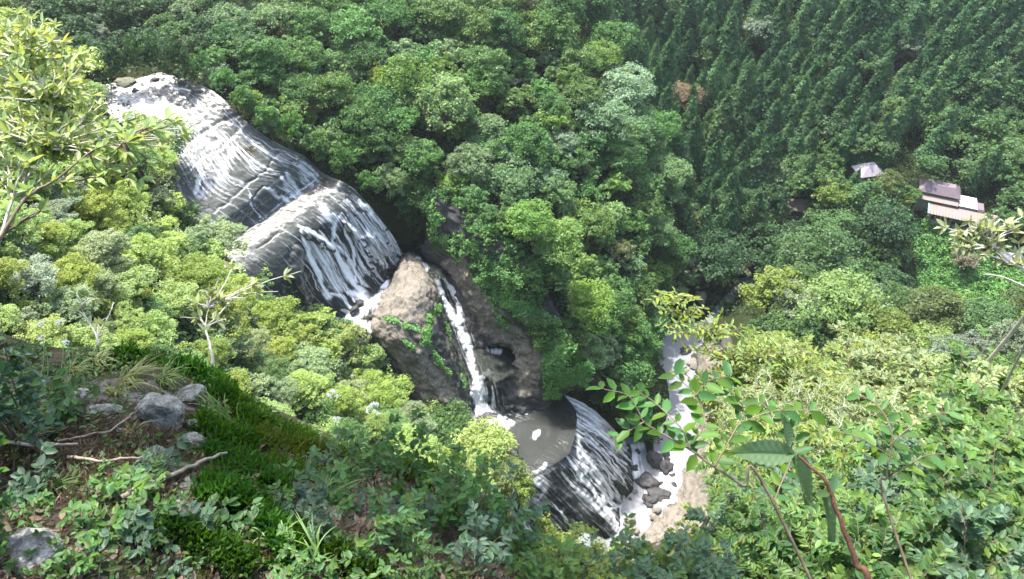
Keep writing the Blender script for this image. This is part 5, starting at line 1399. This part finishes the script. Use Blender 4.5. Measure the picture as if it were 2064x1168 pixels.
def right_shrub(u, v, t, lib, col, wide, words):
    tp = at_t(u, v, t); s = wide * 1.05
    plant('leafy_shrub', lib, tp[0], tp[1], tp[2] - s, s, col, '%s, top %s' % (words, pos_words(u, v)), 'shrub', 'shrubs on the bank below the photographer, right', 1.0)
YG, PL, MD, DK, TL = (.22, .31, .06), (.28, .36, .15), (.12, .23, .05), (.06, .14, .03), (.09, .18, .09)
SHR = [
 (1570,715,7.8,SH_A,YG,.9,'yellow-green skyline shrub'),(1640,735,8.0,SH_A,YG,.9,'yellow-green skyline shrub'),(1700,765,8.0,SH_B,YG,1.0,'fine-leaved yellow-green shrub'),(1760,735,8.2,SH_A,PL,.9,'pale green skyline shrub'),(1800,700,8.6,SH_A,PL,.9,'pale green skyline shrub'),
 (1850,745,8.0,SH_C,PL,.9,'pale broad-leaved shrub'),(1900,765,8.0,SH_C,PL,.9,'pale broad-leaved shrub'),(1950,755,8.0,SH_C,PL,.9,'pale broad-leaved shrub'),(2000,745,7.8,SH_C,MD,.9,'green broad-leaved shrub'),(2060,760,7.6,SH_C,PL,.9,'pale broad-leaved shrub'),
 (1500,745,6.9,SH_A,YG,.8,'light leafy shrub'),(1570,790,6.6,SH_B,PL,.9,'pale cream-leaved shrub'),(1540,820,6.2,SH_B,PL,.8,'pale cream-leaved shrub'),(1630,820,6.4,SH_B,PL,.9,'pale cream-leaved shrub'),(1700,840,6.4,SH_B,PL,.9,'pale fine-leaved shrub'),(1770,820,6.6,SH_C,PL,.9,'pale broad-leaved shrub'),
 (1840,830,6.4,SH_C,PL,.9,'whitish-green shrub'),(1910,840,6.3,SH_C,PL,.9,'whitish-green shrub'),(1980,835,6.2,SH_C,MD,.9,'green shrub'),(2050,835,6.1,SH_C,MD,.9,'green shrub'),(1600,765,7.0,SH_A,YG,.8,'light pointed-leaved shrub'),
 (1560,900,5.4,SH_B,YG,.8,'light fine-leaved shrub'),(1620,920,5.3,SH_B,PL,.8,'pale shrub'),(1690,920,5.2,SH_A,YG,.85,'bright yellowish shrub'),(1760,915,5.2,SH_A,MD,.85,'green shrub'),(1830,915,5.2,SH_C,MD,.85,'green shrub'),(1900,920,5.0,SH_C,TL,.85,'bluish-green shrub'),(1970,920,4.9,SH_C,MD,.85,'green shrub'),(2045,920,4.9,SH_C,MD,.85,'green shrub'),
 (1560,955,4.8,SH_A,MD,.7,'mid-green shrub beside the tan rock bank'),(1570,990,4.5,SH_A,MD,.7,'mid-green shrub'),(1640,1000,4.4,SH_C,TL,.75,'bluish-green shrub'),(1710,1000,4.4,SH_A,YG,.75,'bright shrub'),(1780,1000,4.3,SH_A,MD,.75,'green shrub'),(1850,1000,4.2,SH_C,TL,.75,'bluish-green shrub'),(1930,1005,4.1,SH_C,MD,.75,'green shrub'),(2010,1005,4.0,SH_C,DK,.75,'darker green shrub'),(2070,1010,4.0,SH_C,MD,.75,'green shrub'),
 (1500,1070,4.4,SH_C,MD,.5,'mid-green shrub'),(1500,1070,4.0,SH_C,TL,.62,'bluish-green shrub'),(1570,1080,3.8,SH_A,MD,.65,'green shrub'),(1640,1080,3.7,SH_C,DK,.65,'dark green shrub'),(1720,1085,3.6,SH_A,MD,.65,'green shrub'),(1800,1085,3.5,SH_C,MD,.65,'green shrub'),(1880,1085,3.4,SH_C,DK,.65,'dark green shrub'),(1960,1090,3.4,SH_C,MD,.65,'green shrub'),(2040,1090,3.3,SH_C,TL,.65,'bluish-green shrub'),
 (1430,1120,4.2,SH_A,YG,.5,'light green shrub'),(1200,1135,4.2,SH_A,YG,.4,'light green shrub'),(1130,1130,4.2,SH_A,MD,.4,'green shrub'),(1410,1145,3.5,SH_C,TL,.45,'bluish-green shrub'),(1320,1155,3.5,SH_C,MD,.5,'mid-green shrub'),(1240,1150,3.4,SH_C,TL,.45,'bluish-green shrub'),(1160,1150,3.3,SH_A,YG,.4,'light green shrub'),(1090,1140,3.2,SH_C,MD,.4,'green shrub')]
for u, v, t, lib, col, wd, wds in SHR:
    right_shrub(u, v, t, lib, col, wd, wds)

def ledge_plant(u, v, Hpx, lib, col, wide, words, name='leafy_sapling', cat='sapling', group='leafy saplings on the ledge'):
    p = nhit(u, v)[0]
    if np.isnan(p[0]): print('plant missed', u, v); return
    H = Hpx * np.linalg.norm(p) / F / .75
    plant(name, lib, p[0], p[1], p[2] - .02, H, col, '%s, %s' % (words, pos_words(u, v)), cat, group, wide)
DG, GG, BG = (.06, .16, .03), (.09, .21, .04), (.08, .16, .09)
for u, v, h, col, wd, wds in [(840,1030,230,DG,.55,'tallest leafy sapling on the ledge'),(760,1000,150,DG,.9,'leafy sapling on the ledge rim'),(700,980,110,GG,1.0,'leafy sapling under the umbel flowers'),(900,1060,170,GG,.9,'leafy sapling'),(960,1090,220,DG,.7,'tall leafy sapling at the ledge end'),(1020,1120,190,BG,.8,'bluish leafy sapling'),
 (800,1120,150,DG,1.0,'leafy sapling'),(960,1160,150,BG,1.0,'bluish leafy sapling'),(1050,1165,150,GG,1.0,'leafy sapling'),(840,1180,120,GG,1.1,'leafy sapling'),(660,1090,90,BG,1.0,'bluish leafy sapling'),
 (610,1180,110,GG,1.0,'leafy sapling'),(920,1000,110,DG,1.0,'dark leafy sapling'),(670,950,70,BG,1.2,'bluish leafy sapling')]:
    ledge_plant(u, v, h, SAP, col, wd, wds)
for k in range(48):
    reg = [[(0,980),(330,960),(420,1060),(380,1190),(0,1190)], [(0,780),(160,800),(200,960),(0,1000)], [(420,960),(640,980),(700,1190),(500,1190)], [(560,900),(900,960),(1000,1100),(700,1180)], [(250,980),(330,960),(360,1010),(260,1040)]][(0, 0, 1, 2, 3, 3, 4)[k % 7]]
    while True:
        u = rngN.uniform(min(p[0] for p in reg), max(p[0] for p in reg)); v = rngN.uniform(min(p[1] for p in reg), max(p[1] for p in reg))
        if in_poly(u, v, reg): break
    ledge_plant(u, v, rngN.uniform(38, 70), SEED, (DG, GG, BG)[k % 3], 1.0, ('dark green', 'green', 'bluish-green')[k % 3] + ' low broad-leaved seedling on the ledge', 'seedling', 'seedling', 'low seedlings on the ledge')
# dark shrub at the left edge
for u, v, h, col, wd, wds in [(40,900,340,DG,.45,'tallest dark shrub'),(-30,960,400,DG,.5,'dark shrub cut by the left edge'),(100,930,280,BG,.45,'bluish dark shrub in front of the white slab'),(-10,1100,250,DG,.7,'low dark shrub at the lower left edge')]:
    ledge_plant(u, v, h, SH_D, col, wd, wds, 'dark_shrub', 'shrub', 'dark shrubs at the left edge')

# ------------------------------------------------------------------ single branches that can be singled out
def branch(name, label, cat, paths, r0, leafspec, col, bark, base=None, group=None, seed=0, asp=.5, lname='leaves', flat=.7):
    """paths: list of [(u, v, t)...]; leafspec (L, step, whorl) ; first path is the main stem"""
    rng = np.random.default_rng(seed); W3 = [np.array([at_t(*q) for q in p]) for p in paths]
    if base is not None: W3[0] = np.concatenate([[np.array(base, float)], W3[0]])
    o_ = W3[0][0].copy(); mb = MB(); P_, A_, N_ = [], [], []
    L, step, wh = leafspec
    for k, p in enumerate(W3):
        q = cr(p, 8 * len(p)); q = q + np.cumsum(rng.normal(size=q.shape), 0) * r0 * .12
        mb.tube(q - o_, np.linspace(r0 if k == 0 else r0 * .5, r0 * .18, len(q)), 6)
        if k == 0 and (len(W3) > 1 or base is not None): q_ = q[int(len(q) * .45):]
        else: q_ = q
        d = np.diff(q_, axis=0); ln = np.linalg.norm(d, axis=1); tot = ln.sum(); m_ = int(tot / step)
        cum = np.concatenate([[0], np.cumsum(ln)])
        for j in range(m_ + 1):
            s = min(tot, (j + .3) * step)
            c_ = np.array([np.interp(s, cum, q_[:, i]) for i in range(3)]); dr = q_[min(len(q_) - 1, np.searchsorted(cum, s))] - c_ + d[-1] * .3
            dr = d[min(len(d) - 1, max(0, np.searchsorted(cum, s) - 1))]; dr = dr / np.linalg.norm(dr)
            if wh and (j % wh == 0 or j == m_):
                m2 = 6; th = rng.uniform(0, 6.28) + np.arange(m2) * 1.047
                sd1 = np.cross(dr, [0, 0, 1.0]); sd1 /= np.linalg.norm(sd1) + 1e-9; up = np.cross(sd1, dr)
                ax = np.cos(th)[:, None] * sd1 + np.sin(th)[:, None] * up * .8 + dr * .7 + rng.normal(size=(m2, 3)) * .15 + [0, 0, -.15]
                P_.append(np.repeat(c_[None], m2, 0)); A_.append(ax); N_.append(rng.normal(size=(m2, 3)) * .3 + [0, 0, 1])
            elif not wh:
                sd1 = np.cross(dr, [0, 0, 1.0]); sd1 /= np.linalg.norm(sd1) + 1e-9
                for sg in (1, -1):
                    P_.append(c_[None]); A_.append((sd1 * sg + dr * .7 + rng.normal(size=3) * .22 + [0, 0, -.2])[None]); N_.append((rng.normal(size=3) * (1 - flat) + [0, 0, 1])[None])
    P_, A_, N_ = map(np.concatenate, (P_, A_, N_))
    l = L * rng.uniform(.65, 1.15, len(P_))
    V, Fc = leaves(P_ - o_, A_, N_, l, l * asp)
    e = empty(name, o_, label, cat, group)
    obj('stem', mb.mesh('stem', True), bark, e)
    lo = obj(lname, make_mesh(lname, V, Fc), m_nleaf, e); lo.color = tuple(col) + (1,)
    return e

# young tree at the top left, whorled leaves
def rnd_tree(name, label, cat, trunk, tips, r0, leafspec, col, bark, base, seed, asp=.42):
    rng = np.random.default_rng(seed); tr = np.array(trunk, float); paths = [list(map(tuple, tr))]
    for (u, v, t) in tips:
        i = int(np.argmin(np.hypot(tr[:, 0] - u, tr[:, 1] - v) + rng.uniform(0, 60, len(tr)) + np.where(tr[:, 1] < v, 80, 0)))
        a = tr[i]; mid = (a[0] * .45 + u * .55 + rng.uniform(-12, 12), a[1] * .5 + v * .5 + rng.uniform(-14, 4), (a[2] + t) / 2)
        paths.append([tuple(a), mid, (u, v, t)])
    return branch(name, label, cat, paths, r0, leafspec, col, bark, base, seed=seed, asp=asp)
rg = np.random.default_rng(9)
def scatter(poly, n_, t0, t1, gap):
    out = []
    for _ in range(6000):
        u = rg.uniform(min(p[0] for p in poly), max(p[0] for p in poly)); v = rg.uniform(min(p[1] for p in poly), max(p[1] for p in poly))
        if in_poly(u, v, poly) and all(np.hypot(u - a[0], v - a[1]) > gap for a in out): out.append((u, v, rg.uniform(t0, t1)))
        if len(out) >= n_: break
    return out
rnd_tree('young_tree', 'young tree with whorled yellow-green leaves overhanging the top left of the photo', 'tree',
   [(-60,640,5.6),(0,470,5.8),(25,400,5.9),(90,300,6.0),(100,200,6.2),(60,120,6.3)],
   scatter([(-60,60),(60,20),(150,60),(190,170),(250,230),(330,240),(390,262),(330,300),(250,330),(120,330),(-60,330)], 150, 5.6, 7.0, 16), .018, (.098, .2, 1), (.31, .40, .14), m_twigp, (-3.6, 3.0, -3.6), 21)
rnd_tree('drooping_branch', 'lower forked branch with pale whorled leaves hanging at upper left', 'branch',
   [(-60,560,5.0),(10,470,5.1),(60,400,5.2),(110,370,5.2),(180,310,5.3),(250,290,5.4)],
   [(290,330,5.5),(255,345,5.4),(225,335,5.4),(200,300,5.4),(100,420,5.2),(120,405,5.3),(265,378,5.4),(215,375,5.4),(180,372,5.4),(290,365,5.5),(240,260,5.6),(300,262,5.7),(370,250,5.8),(345,240,5.8),(60,330,5.2)], .018, (.105, .2, 1), (.30, .42, .12), m_twig, (-3.4, 2.6, -3.4), 22)
# bare-stemmed pale shrubs on the ledge skyline
rnd_tree('pale_stemmed_shrub', 'shrub with forked bare pale stems on the ledge skyline, right of centre moss', 'shrub',
   [(430,740,4.9),(425,700,4.9),(415,660,5.0),(420,620,5.1)], [(375,600,5.1),(392,640,5.0),(440,560,5.1),(480,590,5.2),(470,545,5.3),(500,600,5.2),(405,580,5.1),(520,570,5.3),(365,640,5.0),(610,548,5.6),(560,590,5.4),(455,650,5.0),(440,600,5.1)], .012, (.075, .26, 1), (.36, .42, .20), m_twigp, None, 23)
rnd_tree('pale_stemmed_shrub', 'smaller forked bare pale shrub on the ledge skyline behind the long grass', 'shrub',
   [(200,720,4.9),(196,680,4.9),(178,645,5.0),(165,615,5.0)], [(150,590,5.0),(190,605,5.0),(215,640,5.0),(230,610,5.1),(140,620,5.0),(238,660,5.0)], .010, (.07, .3, 1), (.34, .42, .18), m_twigp, None, 24)
rnd_tree('overhanging_branch', 'pale-leaved branch reaching in from the right edge above the vine slope', 'branch',
   [(2110,570,6.8),(2064,548,6.8),(2030,530,6.8),(2000,500,6.8),(1980,470,6.8)], [(1900,455,6.6),(1925,475,6.6),(1950,450,6.7),(1985,440,6.7),(2020,450,6.8),(2050,460,6.8),(1930,500,6.6),(1960,495,6.7),(1990,480,6.7),(2020,485,6.8),(2050,490,6.8),(1945,470,6.7),(2000,462,6.7),(2035,470,6.8),(1970,515,6.7),(2060,440,6.9),(1915,490,6.6),(2045,510,6.9)], .022, (.10, .2, 1), (.33, .38, .20), m_twigp, (5.0, 5.2, -6.6), 25)
branch('bare_twig', 'bare pale twig crossing the vine slope at the right edge', 'twig', [[(2110,592,6.4),(2064,578,6.4),(2020,560,6.4),(1990,555,6.4),(1975,553,6.4)]], .013, (.06, .5, 0), (.2, .3, .1), m_twigp, (5.0, 4.8, -6.4), seed=26)
# green jagged branch across the gorge
branch('arching_branch', 'dark green leafy branch arching left across the gorge river', 'branch',
   [[(1560,1010,2.6),(1500,980,2.6),(1440,940,2.6),(1390,905,2.6),(1330,870,2.6),(1300,850,2.6),(1270,800,2.6),(1215,785,2.6)],
    [(1300,850,2.6),(1270,870,2.6),(1235,892,2.6)], [(1390,905,2.6),(1370,860,2.6),(1330,820,2.65),(1290,790,2.7)], [(1390,905,2.6),(1420,850,2.65),(1400,800,2.7),(1360,760,2.7)], [(1440,940,2.6),(1480,870,2.65),(1500,830,2.7),(1470,790,2.7)],
    [(1560,1010,2.6),(1600,900,2.7),(1580,850,2.7),(1530,810,2.75)], [(1400,800,2.7),(1430,770,2.7),(1470,760,2.7)], [(1500,850,2.7),(1560,830,2.7),(1640,830,2.7)]], .006, (.068, .045, 0), (.075, .20, .025), m_twig, (1.6, .4, -3.5), seed=27, asp=.55)
branch('arching_branch', 'second green leafy branch spreading right above the pale shrubs', 'branch',
   [[(1800,1060,2.9),(1790,960,2.9),(1800,880,2.9),(1770,820,2.95),(1720,790,3.0)], [(1790,900,2.9),(1850,850,2.9),(1910,830,2.9)], [(1800,960,2.9),(1880,920,2.9),(1960,930,2.9)], [(1795,920,2.9),(1730,880,2.9),(1680,870,2.9)]], .006, (.07, .05, 0), (.085, .20, .03), m_twig, (1.9, .3, -3.6), seed=28, asp=.5)
rnd_tree('leaning_shrub', 'topmost yellow-green shrub leaning left over the gorge from a long diagonal stem', 'shrub',
   [(1700,1010,6.6),(1640,950,6.7),(1575,850,6.9),(1530,790,7.0),(1490,735,7.2),(1440,680,7.3),(1390,640,7.4),(1345,612,7.5)],
   scatter([(1308,592),(1345,578),(1390,590),(1430,625),(1500,655),(1560,690),(1620,740),(1580,790),(1500,765),(1430,715),(1375,700),(1330,660)], 95, 6.9, 7.9, 14), .012, (.085, .085, 0), (.22, .31, .06), m_twig, (2.9, 2.6, -7.4), 41, .36)
rnd_tree('leaning_shrub', 'second yellow-green shrub behind the leaning one, its top on the bank skyline', 'shrub',
   [(1760,1010,6.9),(1700,930,7.0),(1650,850,7.2),(1610,780,7.3),(1580,720,7.4)],
   scatter([(1500,680),(1560,670),(1680,720),(1760,770),(1700,840),(1600,820),(1520,750)], 80, 7.1, 8.0, 16), .012, (.085, .085, 0), (.25, .34, .09), m_twig, (3.4, 2.6, -7.4), 42, .36)
# very near stem with a few large leaves
branch('red_stemmed_shoot', 'thick reddish stem rising from the bottom with a few very large leaves', 'shoot',
   [[(1760,1230,1.3),(1730,1140,1.3),(1690,1040,1.3),(1660,970,1.3),(1600,915,1.3),(1570,885,1.3)]], .0065, (.04, .2, 0), (.07, .15, .05), bark_mat('red_bark', (.09, .035, .018), (.16, .07, .04)), (.75, .2, -1.9), seed=29, asp=.5)
m_bigleaf = leaf_mat('large_leaf_blade', trans=.4, var=.1, hue=.01, rough=.5, spec=.3)
_n = m_bigleaf.node_tree; _hs2 = [x for x in _n.nodes if x.type == 'HUE_SAT'][0]; _src = _hs2.inputs['Color'].links[0].from_socket
_n.links.new(mixc(_n, mathn(_n, 'MULTIPLY', attr(_n, 'vein'), .22), _src, (.30, .36, .18)), _hs2.inputs['Color'])
def big_leaf(u, v, t, ax, nr, L, asp, label, col, parent_label=None):
    P_ = at_t(u, v, t)
    # one large leaf: grid blade with veins as gentle folds
    a = np.array(ax, float); a /= np.linalg.norm(a); nn = np.array(nr, float); nn -= nn @ a * a; nn /= np.linalg.norm(nn); s_ = np.cross(nn, a)
    T = np.linspace(0, 1, 70); S = np.linspace(-1, 1, 41); TT, SS = np.meshgrid(T, S, indexing='ij')
    wd = np.sin(np.pi * TT ** .8) ** .9 * (1 - .25 * TT) * .5 * asp * (1 + .05 * np.sin(TT * 60))
    Z = -.05 + .10 * np.abs(SS) - .12 * TT ** 2 + .004 * np.sin((TT - np.abs(SS) * .16) * 60) - .02 * np.exp(-(SS / .08) ** 2)
    V = (a * TT[..., None] + s_ * (SS * wd)[..., None] + nn * Z[..., None]) * L
    me = make_mesh('large_leaf', V.reshape(-1, 3), grid_faces(70, 41), True)
    at_ = me.attributes.new('vein', 'FLOAT', 'POINT'); at_.data.foreach_set('value', np.maximum(np.exp(-(SS / .07) ** 2), .6 * np.exp(-(np.sin((TT - np.abs(SS) * .16) * 30) / .22) ** 2)).astype(np.float32).ravel())
    o = obj('large_leaf', me, m_bigleaf); o.color = tuple(col) + (1,)
    return o, P_
rs = [o for o in bpy.data.objects if o.name.startswith('red_stemmed_shoot')][0]
for k, a in enumerate([(1600,915,1.3,(-1,-.05,.15),(0,-.5,1),.115,.42),(1600,915,1.3,(.5,-.4,-.9),(.6,-.4,.5),.12,.45),(1590,900,1.3,(-.2,.5,.9),(.6,-.8,.3),.06,.4),(1665,1000,1.3,(.35,-.3,-.8),(.8,-.3,.4),.11,.4)]):
    o, p = big_leaf(*a, None, (.10, .19, .07)); o.parent = rs; o.location = tuple(p - np.array(rs.location))
    o['label'] = ['largest leaf, pointing left over the pool', 'drooping leaf', 'small upright leaf', 'hanging leaf lower on the stem'][k]

# umbel flowers
m_white, n, b = mat('white_petals'); b.inputs['Base Color'].default_value = (.85, .84, .72, 1); b.inputs['Roughness'].default_value = .6
def umbel(u, v, t, rpx, bu, bv, label, seed):
    rng = np.random.default_rng(seed); top = at_t(u, v, t); base = nhit(bu, bv)[0]
    if np.isnan(base[0]): base = top - [0, 0, .4]
    r = rpx * t / F; mb = MB(); k = np.linspace(0, 1, 9)[:, None]
    path = base * (1 - k) + top * k + np.array([.03, 0, 0]) * np.sin(k * 3.1)
    mb.tube(path - base, np.linspace(.0022, .001, 9), 4); P_ = []; 
    for j in range(16):
        a = rng.uniform(0, 6.28); rr = r * math.sqrt(rng.uniform(.02, 1)); e = top + np.array([math.cos(a) * rr, math.sin(a) * rr, r * .35 * (1 - (rr / r) ** 2) + .004])
        mb.tube(np.array([top - [0, 0, r * .25], e]) - base, [.0007, .0005], 3)
        P_.append(e + rng.normal(size=(16, 3)) * r * .13 * [1, 1, .35])
    P_ = np.concatenate(P_) - base
    e = empty('umbel_flower', base, label, 'flower', 'white umbel flowers on the ledge rim')
    obj('stem', mb.mesh('stem'), m_twig if False else m_stemg, e)
    V, Fq = diamonds(P_, rng.normal(size=P_.shape) * .5 + [0, 0, 1], r * .11, .8, rng)
    obj('flower_head', make_mesh('flower_head', V, Fq), m_white, e)
m_stemg, n, b = mat('green_stem'); b.inputs['Base Color'].default_value = (.12, .2, .05, 1)
umbel(755, 826, 4.2, 15, 740, 935, 'largest white umbel flower above the leafy saplings', 1)
umbel(671, 797, 4.4, 12, 660, 915, 'white umbel flower highest above the moss ridge', 2)
umbel(678, 848, 4.3, 9, 690, 925, 'small white umbel flower just above the moss ridge', 3)
umbel(698, 979, 3.9, 11, 690, 1010, 'white flower low among the grass and dead leaves', 4)
umbel(82, 655, 4.0, 7, 70, 800, 'whitish lilac flower head left of the skyline grass', 5)
umbel(120, 650, 4.1, 8, 110, 790, 'whitish lilac flower head nearest the small forked pale shrub', 6)
umbel(85, 682, 3.9, 7, 85, 800, 'lower whitish flower head in the dark shrub', 7)
umbel(133, 692, 3.9, 8, 125, 800, 'lower whitish flower head right of the dark shrub', 8)
umbel(1180, 1090, 3.4, 13, 1060, 1160, 'white flower by the bottom edge below the lower fall', 9)

# tree standing beside the photographer; its crown reaches out above the ledge and shades it
e = empty('overhanging_tree', (-3.4, -2.6, float(ng(-3.4, -2.6)) - .1), 'tree standing on the ledge behind the photographer, its branches shading the moss', 'tree')
z_ = e.location[2]
mb = MB(); mb.tube(np.array([(0, 0, 0), (.05, .1, 1.6), (.1, .8, 3.2), (.2, 2.6, 4.3)]), [.14, .12, .09, .06], 9)
for k, (x, y, z, sx, sy) in enumerate([(-4.3,5.0,2.4,1.9,1.25),(-2.0,4.9,2.6,1.5,1.15),(-1.2,4.6,2.7,.9,.8)]):
    tx, ty, tz = x + 3.4, y + 2.6, z - z_
    mb.tube(cr(np.array([(.1, 1.2, 3.5), (tx * .5, ty * .55, 4.4), (tx, ty, tz - .3)]), 10), np.linspace(.06, .02, 10), 6)
    c_ = obj('crown', NEAR[k + 2][0], None, e); c_.color = (.10, .18, .04, 1)
    c_.location = (tx, ty, tz - 1.35 * 1.2); c_.scale = (sx, sy, 1.2)
obj('trunk', mb.mesh('trunk', True), m_bark, e)

# ------------------------------------------------------------------ thin summer haze in the valley
m_haze = bpy.data.materials.new('haze'); m_haze.use_nodes = True
n = m_haze.node_tree
n.nodes.remove(n.nodes['Principled BSDF'])
pv = N(n, 'ShaderNodeVolumePrincipled'); pv.inputs['Color'].default_value = (.86, .93, 1.0, 1); pv.inputs['Density'].default_value = .00011; pv.inputs['Anisotropy'].default_value = .3
n.links.new(pv.outputs[0], n.nodes['Material Output'].inputs['Volume'])
x0, x1, y0, y1, z0, z1 = TX0 - 3, TX1 + 3, TY0 - 3, TY1 + 3, float(GZ.min()) - 2, max(5.0, float(GZ.max()) + 15)
V = [(x, y, z) for z in (z0, z1) for y in (y0, y1) for x in (x0, x1)]
obj('haze', make_mesh('haze', V, [(0, 2, 3, 1), (4, 5, 7, 6), (0, 1, 5, 4), (2, 6, 7, 3), (0, 4, 6, 2), (1, 3, 7, 5)]), m_haze, kind='stuff')
print('HAZE', z0, z1)
